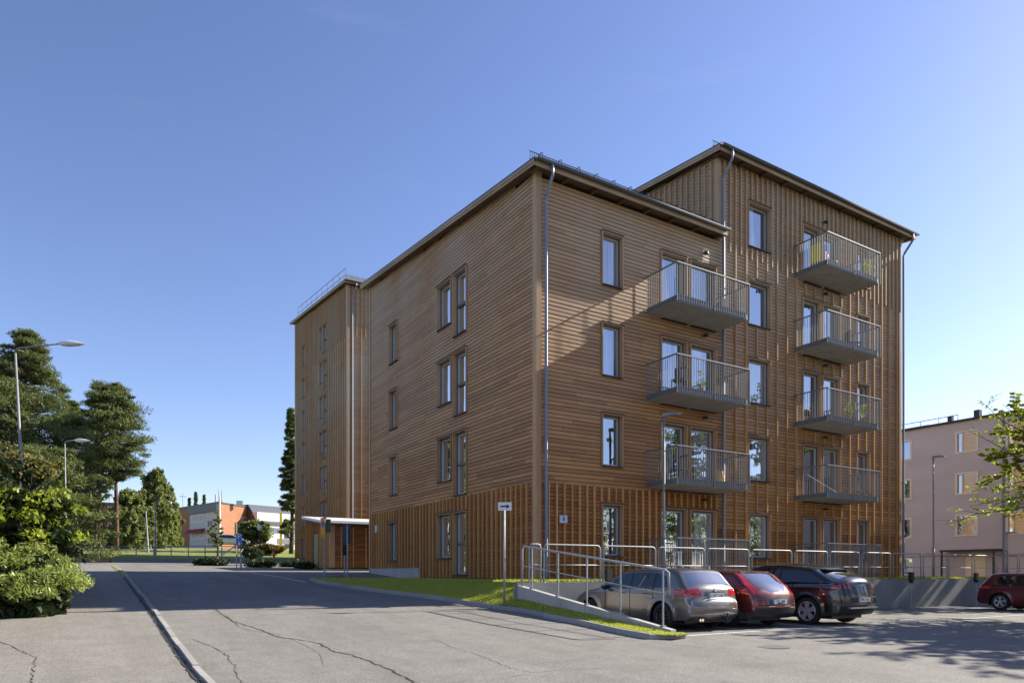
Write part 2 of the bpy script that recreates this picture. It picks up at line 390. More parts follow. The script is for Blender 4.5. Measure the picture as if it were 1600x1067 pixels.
# right lawn between kerb and building / ramp wall
CRN = Vector((-1.72, WV, 0)); REND = Vector((-1.27, -7.1, 0))
def walltop(v): t = (WV-v)/(WV+7.2); return -.36+t*(-1.24+.36)
def wallfoot(v): t = (WV-v)/(WV+7.2); return -.74+t*(-1.32+.74)
edge = [(p, None) for p in resample(KP, .5)]
lawn = MB(); rows = []
tip_i = min(range(len(edge)), key=lambda i: edge[i][0].y)
def inner(p):
    v = max(p.y, -7.15)
    if v < WV-.05:
        t = (v-WV)/(-7.2-WV); x = CRN.x+(REND.x-CRN.x)*t
        return Vector((x-.0, v, max(wallfoot(v), zg(v)+.03)))
    if v < .6: return Vector((0.0, max(v*.25-1.1, WV+.08) if v < 0 else v, -.27))
    if v < 14.5: return Vector((0.0, v, -.27))
    return Vector((-1.6, 14.5, -.1))
NR = 8
for i, (p, _) in enumerate(edge):
    if p.y > tipv+.9: continue
    q = inner(p); row = []
    a = Vector((p.x+.1, p.y, zg(p.y)+.09))
    for r in range(NR+1):
        t = r/NR; pt = a.lerp(q, t); s_ = t*t*(3-2*t); pt.z = a.z+(q.z-a.z)*(.5*s_+.5*min(1, t*1.3)); pt.z += random.uniform(-.012, .012)*(0 < r < NR)
        row.append(pt)
    rows.append(row)
for a, b in zip(rows, rows[1:]):
    for r in range(NR): lawn.quad(a[r], a[r+1], b[r+1], b[r])
lo = structure(lawn.build('lawn', M['grassbase'], smooth=True))
plat = MB()
plat.box((-.02, WV+.12, -.8), (41, -.02, -.275)); plat.box((20.3, -.02, -.8), (41, 12, -.275))
structure(plat.build('lawn', M['grassbase']))

def blades(name, tri_pts, n, h, mat_, seed=1, wid=.012):
    rg = np.random.default_rng(seed); T = np.array(tri_pts)      # (k,3,3) triangles
    ar = np.linalg.norm(np.cross(T[:, 1]-T[:, 0], T[:, 2]-T[:, 0]), axis=1); pr = ar/ar.sum()
    ix = rg.choice(len(T), n, p=pr); r1 = np.sqrt(rg.random(n))[:, None]; r2 = rg.random(n)[:, None]
    P = (1-r1)*T[ix, 0]+r1*(1-r2)*T[ix, 1]+r1*r2*T[ix, 2]
    a = rg.random(n)*2*math.pi; d = np.stack([np.cos(a), np.sin(a), 0*a], 1)*wid
    hh = (h*(.4+rg.random(n)))[:, None]; lean = (rg.random((n, 3))-.5)*[1, 1, 0]*h*1.0
    V_ = np.stack([P-d, P+d, P+lean+np.array([0, 0, 1])*hh], 1).reshape(-1, 3)
    return rawmesh(name, V_, 3, mat_, np.repeat(rg.random(n), 3))
def rawmesh(name, V_, k_, m_, tone, parent=None):
    me = bpy.data.meshes.new(name); nv = len(V_); nf = nv//k_
    me.vertices.add(nv); me.vertices.foreach_set('co', np.asarray(V_, dtype=np.float32).ravel())
    me.loops.add(nv); me.loops.foreach_set('vertex_index', np.arange(nv, dtype=np.int32))
    me.polygons.add(nf); me.polygons.foreach_set('loop_start', np.arange(0, nv, k_, dtype=np.int32)); me.polygons.foreach_set('loop_total', np.full(nf, k_, dtype=np.int32))
    at_ = me.attributes.new('tone', 'FLOAT', 'POINT'); at_.data.foreach_set('value', np.asarray(tone, dtype=np.float32))
    me.materials.append(m_); me.update(); me.validate()
    o = bpy.data.objects.new(name, me); COL.objects.link(o)
    if parent is not None: link(o, parent)
    return o
tr = []
for a, b in zip(rows, rows[1:]):
    for r in range(NR):
        tr += [(a[r], a[r+1], b[r+1]), (a[r], b[r+1], b[r])]
tr = [[tuple(q) for q in t] for t in tr]
stuff(tag(blades('grass', tr, 240000, .045, M['blade'], 3), 'short mown grass on the sloping strip beside the ramp and gable wall', 'grass'))
tr2 = [[(-1.6, WV+.15, -.27), (12, WV+.15, -.27), (12, -.05, -.27)], [(-1.6, WV+.15, -.27), (12, -.05, -.27), (-1.6, -.05, -.27)], [(12, WV+.15, -.27), (30, WV+.15, -.27), (12, -.05, -.27)]]
stuff(tag(blades('grass', tr2, 30000, .07, M['blade'], 4), 'longer grass behind the grey railing above the parked cars', 'grass'))
g0 = gz(-13.6, 0)
tr3 = [[(-15, -1.2, zg(-1)), (-12.6, 1.3, zg(1.3)), (-15, 2, zg(2))], [(-15, -1.2, zg(-1)), (-13.2, -.2, zg(-.2)), (-12.6, 1.3, zg(1.3))]]
stuff(tag(blades('grass', tr3, 9000, .16, M['blade'], 5), 'tuft of long grass at the foot of the leafy shrub by the footpath', 'grass'))
vg = []
for v in range(12, 25): vg += [[(-10.70, v, zg(v)+.01), (-10.62, v, zg(v)+.01), (-10.62, v+1, zg(v+1)+.01)]]
stuff(tag(blades('grass', vg, 1500, .05, M['blade'], 6), 'thin line of grass and moss along the far footpath kerb', 'grass'))

# painted lines
def pline(a, b, wd=.1): return strip([a, b], wd, .006, 0, .4)
la, lb = G(1074, 993), G(1600, 960.5)
dirl = (lb-la).normalized()
mb = pline(la, la+dirl*34); structure(mb.build('bay_edge_line', M['paint']))
for u_ in (2.0-.25, 4.25, 7.0, 9.45, 11.9, 14.35, 16.8, 19.25):
    t = (u_-la.x)/dirl.x; q = la+dirl*t
    structure(pline((u_, q.y), (u_, WV-.3), .09).build('bay_line', M['paint']))
structure(pline(G(440, 902), G(478, 909.5), .1).build('bay_line', M['paint']))
structure(pline(G(380, 893), G(440, 902), .1).build('bay_line', M['paint']))

# ------------------------------------------------------------------ timber facades
class Face:
    def __init__(s, o, ea, n): s.o = Vector(o); s.ea = Vector(ea); s.n = Vector(n)
    def p(s, a, d, z): r = s.o+s.ea*a+s.n*d; return (r.x, r.y, z)
    def box(s, mb, a0, a1, d0, d1, z0, z1):
        P_ = [s.p(a0, d0, z0), s.p(a1, d0, z0), s.p(a1, d1, z0), s.p(a0, d1, z0), s.p(a0, d0, z1), s.p(a1, d0, z1), s.p(a1, d1, z1), s.p(a0, d1, z1)]
        mb.hexa(P_)
def split_rect(a0, a1, z0, z1, ops):
    rs = [(a0, a1, z0, z1)]
    for (oa, ob, oc, od) in ops:
        nr = []
        for (p, q, r, s_) in rs:
            if ob <= p or oa >= q or od <= r or oc >= s_: nr.append((p, q, r, s_)); continue
            if p < oa: nr.append((p, oa, r, s_))
            if q > ob: nr.append((ob, q, r, s_))
            if r < oc: nr.append((max(p, oa), min(q, ob), r, oc))
            if s_ > od: nr.append((max(p, oa), min(q, ob), od, s_))
        rs = nr
    return rs
ROW = .130
def clad(face, parent, a0, a1, z0, ztop, ops, seg=3.0, name='board_cladding', m_='board'):
    mb = MB(); z = z0; zm = max(ztop(a0), ztop(a1)); i = 0; pattern = [random.uniform(0, seg) for _ in range(5)]
    while z < zm:
        a = a0-pattern[i % 5]*.8-random.uniform(0, .5); first = True
        while a < a1:
            b = a+seg*random.uniform(.55, 1.25); s0, s1 = max(a, a0)+.002, min(b, a1)-.002
            if s1-s0 > .03:
                zt = z+ROW-.0175; za = min(ztop(s0), ztop(s1))
                if z < max(ztop(s0), ztop(s1))-.02:
                    mb.tone = random.random()
                    for (p, q, r, t) in split_rect(s0, s1, z, zt, ops):
                        if q-p < .01 or t-r < .01: continue
                        dl = random.uniform(-.0015, .0015)
                        A = [face.p(p, .026+dl, r), face.p(q, .026+dl, r), face.p(q, .019+dl, t), face.p(p, .019+dl, t), face.p(p, .0, r), face.p(q, .0, r), face.p(q, 0, t), face.p(p, 0, t)]
                        mb.add(A, [(0, 1, 2, 3), (4, 5, 1, 0), (3, 2, 6, 7), (0, 3, 7, 4), (1, 5, 6, 2)])
            a = b
        z += ROW; i += 1
    o = mb.build(name, M[m_], parent, tones=True); o['kind'] = 'stuff'
    bk = MB()
    for (p, q, r, t) in split_rect(a0, a1, z0-.05, min(ztop(a0), ztop(a1)), ops): bk.quad(face.p(p, .001, r), face.p(q, .001, r), face.p(q, .001, t), face.p(p, .001, t))
    lo_, hi_ = sorted(((ztop(a0), a0), (ztop(a1), a1)))
    if hi_[0]-lo_[0] > .05: bk.add([face.p(lo_[1], .001, lo_[0]), face.p(hi_[1], .001, lo_[0]), face.p(hi_[1], .001, hi_[0])], [(0, 1, 2)])
    bk.build('wall_backing', M['backing'], parent)
ubox = bpy.data.meshes.new('batten'); _b = MB(); _b.box((-.5, -.5, 0), (.5, .5, 1)); ubox.from_pydata(_b.v, [], _b.f); ubox.materials.append(M['batten'])
BW, BD = .05, .075
def batten(face, parent, a, z0, z1, name='batten'):
    o = bpy.data.objects.new(name, ubox); COL.objects.link(o)
    c = face.p(a, .026+BD/2, z0); o.location = c; o.scale = (BW, BD, z1-z0) if abs(face.ea.x) > .5 else (BD, BW, z1-z0)
    link(o, parent); return o
def battens(face, parent, al, z0, z1, ops, pad=.05):
    for a in al:
        zt = z1(a) if callable(z1) else z1
        segs = [(z0, zt)]
        for (p, q, r, t) in ops:
            if p-pad < a < q+pad:
                ns = []
                for (s0, s1) in segs:
                    if t+pad <= s0 or r-pad >= s1: ns.append((s0, s1)); continue
                    if s0 < r-pad: ns.append((s0, r-pad))
                    if s1 > t+pad: ns.append((t+pad, s1))
                segs = ns
        for (s0, s1) in segs:
            if s1-s0 > .08: batten(face, parent, a, s0+random.uniform(-.01, .01), s1)
def window(face, parent, a0, a1, z0, z1, kind='fixed', proud=.05, inner='right', reveal=.15):
    mb = MB(); w_ = .035
    face.box(mb, a0-w_, a0, -.16, proud, z0-.0, z1+w_); face.box(mb, a1, a1+w_, -.16, proud, z0-.0, z1+w_)
    face.box(mb, a0, a1, -.16, proud-.004, z1, z1+w_)
    win = mb.build('window' if kind != 'door' else 'balcony_door', M['trimwood'], parent)
    fl = MB(); face.box(fl, a0-w_-.01, a1+w_+.01, .0, proud+.035, z1+w_+.002, z1+w_+.024); fl.build('flashing', M['dark'], win)
    sl_ = MB(); face.box(sl_, a0+.002, a1-.002, -.12, proud+.03, z0-.035, z0-.006); sl_.build('sill', M['dark'], win)
    d0, d1 = -reveal, -reveal+.06
    fr = MB(); f_ = .05
    face.box(fr, a0+.001, a0+f_, d0, d1, z0, z1-.001); face.box(fr, a1-f_, a1-.001, d0, d1, z0, z1-.001)
    face.box(fr, a0+f_, a1-f_, d0, d1-.002, z0, z0+f_); face.box(fr, a0+f_, a1-f_, d0, d1-.002, z1-f_, z1-.001)
    fr.build('frame', M['frame'], win)
    sa = MB(); s0, s1, t0, t1 = a0+f_, a1-f_, z0+f_, z1-f_; g_ = .035
    d0b, d1b = -reveal-.03, -reveal+.035
    face.box(sa, s0+.001, s0+g_, d0b, d1b, t0+.001, t1-.001); face.box(sa, s1-g_, s1-.001, d0b, d1b, t0+.001, t1-.001)
    face.box(sa, s0+g_, s1-g_, d0b, d1b-.002, t0+.001, t0+g_); face.box(sa, s0+g_, s1-g_, d0b, d1b-.002, t1-g_, t1-.001)
    sa.build('sash', M['sash'], win)
    d = -reveal-.01; panes = [(t0+g_, t1-g_)]
    if kind == 'split':
        zm = z0+(z1-z0)*.50; tb = MB(); face.box(tb, a0+.002, a1-.002, d0b, d1+.01, zm-.045, zm+.045); tb.build('transom', M['frame'], win)
        panes = [(t0+g_, zm-.046), (zm+.046, t1-g_)]
    for (p0, p1) in panes:
        pb = MB(); pb.quad(face.p(s0+g_, d, p0), face.p(s1-g_, d, p0), face.p(s1-g_, d, p1), face.p(s0+g_, d, p1)); pb.build('pane', M['glass'], win)
    return win
HEADS = [2.23+2.985*i for i in range(5)]

bld = thing('apartment_building', 'large stepped timber apartment building clad in brown boards and battens with balconies', 'apartment building', (4, 4, -.3))
A = Face((0, 0, 0), (1, 0, 0), (0, -1, 0))          # balcony side, a = X
B = Face((0, 0, 0), (0, 1, 0), (-1, 0, 0))          # gable side, a = Y
U1, U2, VB, SL = 8.05, 20.15, 14.66, .105
opsA, opsT, opsB = [], [], []
wins = []
for i, h in enumerate(HEADS[:4]):
    wins.append((A, 2.58, 3.42, h-1.70, h, 'fixed')); opsA.append((2.52, 3.48, h-1.72, h+.05))
    dz = 2.33
    wins.append((A, 5.2, 6.4, h-dz, h, 'fixed')); wins.append((A, 6.62, 7.9, h-dz, h, 'door')); opsA += [(5.15, 6.45, h-dz-.03, h+.05), (6.57, 7.95, h-dz-.03, h+.05)]
for i, h in enumerate(HEADS):
    wins.append((A, 9.7, 10.95, h-1.68, h, 'fixed')); opsT.append((9.65, 11.0, h-1.71, h+.05))
    wins.append((A, 13.0, 14.12, h-2.33, h, 'fixed')); wins.append((A, 14.32, 15.48, h-2.33, h, 'door')); wins.append((A, 16.72, 17.62, h-1.68, h, 'fixed'))
    opsT += [(12.95, 14.17, h-2.36, h+.05), (14.27, 15.53, h-2.36, h+.05), (16.67, 17.67, h-1.71, h+.05)]
for i, h in enumerate(HEADS[:4]):
    wins.append((B, 11.15, 12.08, h-1.70, h, 'fixed')); wins.append((B, 5.8, 6.98, h-1.68, h, 'fixed')); wins.append((B, 4.55, 5.58, h-2.32, h, 'split'))
    opsB += [(11.1, 12.13, h-1.73, h+.05), (5.75, 7.03, h-1.71, h+.05), (4.5, 5.63, h-2.35, h+.05)]
for f_, a0, a1, z0, z1, kd in wins: window(f_, bld, a0, a1, z0, z1, kd, proud=.085)
z28 = -.2+23*ROW; z46 = -.2+14*ROW
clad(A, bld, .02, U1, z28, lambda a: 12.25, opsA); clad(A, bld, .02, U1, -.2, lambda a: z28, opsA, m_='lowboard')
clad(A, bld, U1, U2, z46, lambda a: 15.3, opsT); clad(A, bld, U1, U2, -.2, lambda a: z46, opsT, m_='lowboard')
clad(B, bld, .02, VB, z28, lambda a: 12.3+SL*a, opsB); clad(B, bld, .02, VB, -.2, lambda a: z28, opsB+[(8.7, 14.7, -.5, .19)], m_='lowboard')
C_ = Face((U1, 0, 0), (0, 1, 0), (-1, 0, 0)); clad(C_, bld, 0, 12, 12.0, lambda a: 15.3+SL*a, [])
D_ = Face((U2, 0, 0), (0, 1, 0), (1, 0, 0)); clad(D_, bld, 0, 13, -.2, lambda a: 15.3+SL*a, [(3, 4.2, z, z+1.7) for z in (.5, 3.5, 6.5, 9.5, 12.5)])
for z in (.5, 3.5, 6.5, 9.5, 12.5): window(D_, bld, 3.05, 4.15, z+.03, z+1.65)
core = MB()
core.box((.3, .3, -.6), (U1+.2, VB-.3, 12.1)); core.box((U1+.3, .3, -.6), (U2-.3, 12.8, 15.1)); core.box((.05, VB-.05, -.6), (U1+.1, VB, 13.4)); core.box((U1+.1, 12.95, -.6), (U2-.02, 13, 16)); core.build('core', M['backing'], bld)
# battens
ZB = 2.81
n_ = 46; lst = [.12+i*(VB-.2)/n_*1.0 for i in range(1, n_)]
battens(B, bld, [a for a in lst if a < 8.65], -.2, lambda a: ZB+random.uniform(-.02, .02), opsB)
battens(B, bld, [a for a in lst if a >= 8.65], .21, lambda a: ZB+random.uniform(-.02, .02), opsB)
battens(A, bld, [.42+.3*i for i in range(26)], -.2, lambda a: ZB+random.uniform(-.02, .02), opsA)
tb = [U1+.3+.3*i for i in range(40)]
for i, a in enumerate(tb):
    if i % 2 == 0: battens(A, bld, [a], -.2, 15.3, opsT)
    else: battens(A, bld, [a], 12.0+random.uniform(-.06, .06), 15.3, opsT)
battens(C_, bld, [.25+.3*i for i in range(36)], 12.2, lambda a: 15.25+SL*a, [])
# corner boards, plinths
cb = MB(); A.box(cb, -.03, .16, .027, .06, -.2, 12.45); cb.build('corner_board', M['trimwood'], bld)
cb = MB(); B.box(cb, -.058, .13, .027, .06, -.2, 12.5); cb.build('corner_board', M['trimwood'], bld)
cb = MB(); B.box(cb, VB-.08, VB+.05, .027, .06, -.2, 13.9); cb.build('corner_board', M['trimwood'], bld)
cb = MB(); A.box(cb, U1-.03, U1+.12, .027, .06, 12.3, 15.3); cb.build('corner_board', M['trimwood'], bld)
cb = MB(); C_.box(cb, -.058, .10, .027, .06, 12.3, 15.3); cb.build('corner_board', M['trimwood'], bld)
cb = MB(); A.box(cb, U2-.14, U2+.03, .027, .06, -.2, 15.3); cb.build('corner_board', M['trimwood'], bld)
pl = MB(); pl.box((-.025, 8.68, -.6), (.3, VB+.01, .19)); pl.box((.01, .01, -.6), (.29, 8.67, -.2)); pl.box((.3, .012, -.6), (U2, .2, -.2)); pl.build('plinth', M['concrete'], bld)

def roof(parent, u0, u1, v0, v1, zc, oh=.5, vo=.4, right=.5):
    """monopitch slab rising away from the eave; zc = height of eave edge top"""
    a0, a1, b0, b1 = u0-vo, u1+right, v0-oh, v1+.35
    def z(v): return zc+SL*(v-b0)
    r = MB(); r.hexa([(a0, b0, z(b0)-.05), (a1, b0, z(b0)-.05), (a1, b1, z(b1)-.05), (a0, b1, z(b1)-.05), (a0, b0, z(b0)), (a1, b0, z(b0)), (a1, b1, z(b1)), (a0, b1, z(b1))])
    ro = r.build('roof', M['dark'], parent)
    for (p, q) in ((a0, a0+.035), (a1-.035, a1)):     # verge boards, two laps
        s = MB(); s.hexa([(p+.01, b0+.02, z(b0)-.23), (q-.003, b0+.02, z(b0)-.23), (q-.003, b1, z(b1)-.23), (p+.01, b1, z(b1)-.23), (p+.01, b0+.02, z(b0)-.052), (q-.003, b0+.02, z(b0)-.052), (q-.003, b1, z(b1)-.052), (p+.01, b1, z(b1)-.052)])
        s.build('verge_board', M['verge'], ro)
        s = MB(); s.hexa([(p-.012, b0+.02, z(b0)-.16), (q+.012, b0+.02, z(b0)-.16), (q+.012, b1, z(b1)-.16), (p-.012, b1, z(b1)-.16), (p-.012, b0+.02, z(b0)-.052), (q+.012, b0+.02, z(b0)-.052), (q+.012, b1, z(b1)-.052), (p-.012, b1, z(b1)-.052)])
        s.build('verge_board', M['verge'], ro)
    s = MB(); s.hexa([(a0+.04, b0+.06, z(b0)-.14), (a1-.04, b0+.06, z(b0)-.14), (a1-.04, b1, z(b1)-.14), (a0+.04, b1, z(b1)-.14), (a0+.04, b0+.06, z(b0)-.055), (a1-.04, b0+.06, z(b0)-.055), (a1-.04, b1, z(b1)-.055), (a0+.04, b1, z(b1)-.055)])
    s.build('soffit', M['soffit'], ro)
    s = MB(); s.box((a0+.04, b0+.02, zc-.24), (a1-.04, b0+.05, zc-.07)); s.build('fascia', M['verge'], ro)
    n = int((a1-a0)/1.2)
    for i in range(n+1):
        x = a0+.2+(a1-a0-.4)*i/n; s = MB(); s.box((x-.03, b0+.055, zc-.24), (x+.03, v0-.03, zc-.13)); s.build('rafter_end', M['soffit'], ro)
    g = MB(); prof = [(math.pi+math.pi*i/8) for i in range(9)]; rr = .075; cy, cz = b0-.075, zc-.045
    vs = []; fs = []
    for x in (a0+.02, a1-.02):
        for r_ in (rr, rr-.008):
            for t in prof: vs.append((x, cy+r_*math.cos(t), cz+r_*math.sin(t)))
    for i in range(8): fs += [(i, i+1, 18+i+1, 18+i), (9+i+1, 9+i, 27+i, 27+i+1), (i, 9+i, 9+i+1, i+1), (18+i, 18+i+1, 27+i+1, 27+i)]
    g.add(vs, fs); g.build('gutter', M['gutter'], ro, smooth=True)
    return ro, a0, a1, b0, z
ro1 = roof(bld, 0, U1, 0, VB, 12.50, right=.02)
ro2 = roof(bld, U1, U2, 0, 13, 15.52)
def snowguard(ro, a0, a1, v, z, h=.22):
    g = MB(); x = a0
    for dz in (.08, h): g.tube([(a0, v, z(v)+dz), (a1, v, z(v)+dz)], .012, 5)
    o = g.build('snow_guard', M['dark'], ro)
    s = MB(); x = a0+.02
    while x < a1: s.box((x-.006, v-.006, z(v)+.02), (x+.006, v+.006, z(v)+h+.02)); x += .075
    s.build('snow_guard_bars', M['dark'], ro)['kind'] = 'stuff'
    x = a0+.4
    while x < a1:
        b_ = MB(); b_.tube([(x, v-.12, z(v)+.0)]+[(x, v-.02+.10*math.cos(t), z(v)+h-.04+.08*math.sin(t)) for t in [math.pi*i/6 for i in range(7)][::-1]]+[(x, v+.16, z(v)+.02)], .013, 5)
        b_.build('snow_guard_bracket', M['dark'], ro); x += .72
snowguard(ro1[0], ro1[1]+.05, U1-.1, -.15, ro1[4], .32); snowguard(ro2[0], ro2[1]+.05, ro2[2]-.1, -.1, ro2[4], .26)
def downpipe(parent, u, v, ztop, zbot, r=.05, eave_v=None, eave_z=None, dx=.35):
    g = MB()
    pts = []
    if eave_v is not None:
        pts += [(u+dx, eave_v, eave_z), (u+dx, eave_v, eave_z-.22), (u+dx*.92, eave_v+.02, eave_z-.34), (u+dx*.2, v-.05, eave_z-.78), (u, v, eave_z-.9)]
    pts += [(u, v, ztop), (u, v, zbot+.12), (u-.02, v-.08, zbot+.02)]
    g.tube(pts, r, 10); return g.build('downpipe', M['pipe'], parent, smooth=True)
downpipe(bld, .25, -.17, 11.2, -.22, eave_v=-.575, eave_z=12.42, dx=-.03)
downpipe(bld, U1+.13, -.17, 14.2, -.22, eave_v=-.575, eave_z=15.42, dx=.02)
downpipe(bld, U2-.02, -.17, 14.2, -.22, eave_v=-.575, eave_z=15.42, dx=.05)
an = MB(); q = Vector((18.7, 1.2, 15.6)); an.tube([q, q+Vector((0, 0, .95))], .02, 6); an.tube([q+Vector((-.75, .2, .68)), q+Vector((.55, -.15, 1.02))], .014, 5); an.build('aerial', M['dark'], bld)

# balconies
def balcony(parent, u0, u1, zr, ground=False):
    dz = -1.5; zs = zr-1.25
    if ground:
        s = MB(); s.box((u0, -1.45, -.272), (u1, -.04, -.2)); bal = s.build('terrace', M['concrete'], parent); zs = -.22
    else:
        s = MB(); s.box((u0+.05, -1.44, zs), (u1-.05, -.03, zs+.17)); bal = s.build('balcony', M['balslab'], parent)
        e = MB(); e.box((u0+.03, -1.455, zs+.02), (u1-.03, -1.44, zs+.2)); e.box((u0+.035, -1.44, zs+.02), (u0+.05, -.03, zs+.2)); e.box((u1-.05, -1.44, zs+.02), (u1-.035, -.03, zs+.2)); e.build('edge_channel', M['balsteel'], bal)
    r = MB(); y = -1.5
    r.box((u0-.01, y-.02, zr-.02), (u1+.01, y+.02, zr+.02)); r.box((u0-.02, y+.021, zr-.02), (u0+.02, -.04, zr+.02)); r.box((u1-.02, y+.021, zr-.02), (u1+.02, -.04, zr+.02)); r.build('handrail', M['balsteel'], bal)
    zl = zs+.03 if not ground else -.13
    b = MB(); x = u0
    while x <= u1+.001: b.box((x-.006, y-.010, zl), (x+.006, y+.010, zr-.02)); x += (u1-u0)/32
    n = 13
    for i in range(1, n+1):
        v = y+(1.42)*i/n; b.box((u0-.008, v-.006, zl), (u0+.008, v+.006, zr-.021)); b.box((u1-.008, v-.006, zl), (u1+.008, v+.006, zr-.021))
    bs = b.build('balusters', M['balsteel'], bal); bs['kind'] = 'stuff'
    p = MB()
    for x in (u0, (u0+u1)/2, u1): p.box((x-.02, y-.004, zl-.03), (x+.02, y+.03, zr-.022))
    p.box((u0+.02, y+.004, zl+.16), (u1-.02, y+.02, zl+.19)); p.build('railing_posts', M['balsteel'], bal)
    return bal
for zr in (10.11, 7.12, 4.14): balcony(bld, 4.5, 8.0, zr)
for zr in (13.13, 10.12, 7.12, 4.15): balcony(bld, 12.46, 16.0, zr)
balcony(bld, 4.5, 8.0, 1.13, True); balcony(bld, 12.46, 16.0, 1.13, True)
def wall_lamp(u, z):
    m = MB(); m.lathe((u, -.15, z), [(.0, .07), (.05, .07), (.10, .03), (.105, -.02), (.0, -.02)], 14); m.box((u-.03, -.1, z), (u+.03, -.03, z+.04)); return m.build('wall_lamp', M['dark'], bld, smooth=True, auto=40)
for h in HEADS[:4]: wall_lamp(7.28, h+.38)
for h in HEADS: wall_lamp(14.9-.55, h+.38)
# ground-floor cable box, house number plates
sg = MB(); A.box(sg, .8, 1.1, .105, .12, 1.56, 1.80)
hn = tag(sg.build('house_number_plate', mat('pale_sign', (.42, .47, .55), .4)), 'small pale plate with a dark mark on the balcony-side wall by the downpipe', 'sign')
mk = MB(); A.box(mk, .93, .985, .121, .124, 1.63, 1.73); A.box(mk, .945, .97, .121, .124, 1.731, 1.765); mk.build('mark', mat('mark_blue', (.03, .04, .09), .5), hn)
bx = MB(); q = onU(587.5, 827, -.12); bx.box((-.12, q[0]-.14, q[1]-.14), (-.075, q[0]+.14, q[1]+.2))
tag(bx.build('wall_box', mat('grey_plastic', (.45, .46, .47), .5)), 'small grey electrical box on the far end of the gable wall', 'electrical box')

# ------------------------------------------------------------------ tower behind
tw = thing('apartment_tower', 'tall seven storey timber tower with vertical battens behind the gable', 'apartment building', (10, 40, 0))
TU, TV, TE = 5.2, 33.85, 49.5
TA = Face((0, TV, 0), (1, 0, 0), (0, -1, 0)); TB = Face((TU, 0, 0), (0, 1, 0), (-1, 0, 0))
opst = []; TH = [5.94+2.95*i for i in range(-1, 6)]
va0, va1 = onU(511.5, 517, TU)[0], onU(499.5, 517, TU)[0]; vc = onU(474.5, 540, TU)[0]
for h in TH:
    for (a0, a1, zb, kd) in ((va0, va0+1.15, h-2.3, 'split'), (va0+1.35, va1, h-1.7, 'fixed'), (vc-.5, vc+.5, h-1.7, 'fixed')):
        window(TB, tw, a0, a1, zb, h, kd); opst.append((a0-.05, a1+.05, zb-.03, h+.05))
def ztw(a): return 21.9+SL*(a-TV)
clad(TB, tw, TV, TE, 0.4, ztw, opst, 4); clad(TA, tw, TU, TU+15, .4, lambda a: 21.9, [], 4)
tbl = [TV+.3+.3*i for i in range(50)]
for i, a in enumerate(tbl):
    battens(TB, tw, [a], .4, ztw, opst) if i % 2 == 0 else battens(TB, tw, [a], 18.1, ztw, opst)
for i in range(14): battens(TA, tw, [TU+.35+.35*i], .4 if i % 2 == 0 else 18.1, 21.9, [])
c_ = MB(); TB.box(c_, TV-.05, TV+.2, .03, .08, .4, 22.0); c_.build('corner_board', M['trimwood'], tw)
c_ = MB(); TA.box(c_, TU-.08, TU+.16, .03, .08, .4, 22.0); c_.build('corner_board', M['trimwood'], tw)
c_ = MB(); c_.box((TU+.3, TV+.3, -.5), (TU+15, TE-.1, 21.8)); c_.box((TU+.02, TE-.02, 0), (TU+15, TE, 23)); c_.box((TU+.02, TV+.01, 0), (TU+15, TE, .39)); c_.build('core', M['backing'], tw)
rt = roof(tw, TU, TU+15, TV, TE, 22.15)
sh = MB(); sh.box((TU-.3, TV-.25, 22.2), (TU+15, TV-.23, 22.62)); sh.build('snow_guard', M['zinc'], rt[0])
rl = MB(); z_ = rt[4]; x = TU-.1
for hz in (.55, 1.05): rl.tube([(x, TV+.2, z_(TV+.2)+hz), (x, TE-1.5, z_(TE-1.5)+hz)], .025, 5)
for i in range(10):
    v = TV+.2+(TE-1.7-TV)*i/9; rl.tube([(x, v, z_(v)), (x, v, z_(v)+1.07)], .025, 5)
rl.build('roof_railing', M['zinc'], rt[0])
downpipe(tw, TU+.3, TV-.2, 20.8, .5, .055, TV-.575, 22.05, .2)

# ------------------------------------------------------------------ entrance annex
ax = thing('entrance_annex', 'low timber entrance building with a white sloping metal roof between gable and tower', 'outbuilding', (0, 17, 0))
AU = -.95; AV = 18.0; AE = 22.6
XA = Face((0, AV, 0), (1, 0, 0), (0, -1, 0)); XB = Face((AU, 0, 0), (0, 1, 0), (-1, 0, 0))
dv = onU(494, 850, AU)[0]; opx = [(dv-.55, dv+.45, -.2, 2.2)]
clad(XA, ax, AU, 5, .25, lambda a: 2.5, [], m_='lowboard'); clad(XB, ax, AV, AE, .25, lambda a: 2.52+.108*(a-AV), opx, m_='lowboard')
battens(XB, ax, [AV+.2+.3*i for i in range(15)], .25, lambda a: 2.48+.108*(a-AV), opx)
battens(XA, ax, [AU+.55, AU+1.2, AU+1.9], .27, 2.4, [])
c_ = MB(); XA.box(c_, AU-.05, AU+.2, .03, .07, .25, 2.5); c_.build('corner_board', M['trimwood'], ax)
c_ = MB(); XB.box(c_, AV-.05, AV+.12, .03, .07, .25, 2.5); c_.build('corner_board', M['trimwood'], ax)
c_ = MB(); c_.box((AU+.02, AV+.01, -.4), (5, AE, .24)); c_.build('plinth', M['concrete'], ax)
c_ = MB(); c_.box((AU+.2, AV+.2, 0), (5, AE-.05, 2.4)); c_.box((AU+.02, AE-.03, .1), (5, AE, 2.9)); c_.build('core', M['backing'], ax)
dr = MB(); XB.box(dr, dv-.5, dv+.4, -.12, .0, .1, 2.15); d_ = dr.build('door', mat('green_door', (.20, .24, .13), .5), ax)
hb = MB(); XB.box(hb, dv-.4, dv-.36, .001, .05, 1.05, 1.25); hb.build('handle', M['zinc'], d_)
wr = MB()
def zr_(v): return 2.66+.108*(v-17.2)
x0, x1, y0, y1 = AU-.75, 5, AV-.75, AE+.9
y1 = AE-.2; xf = AU-.35
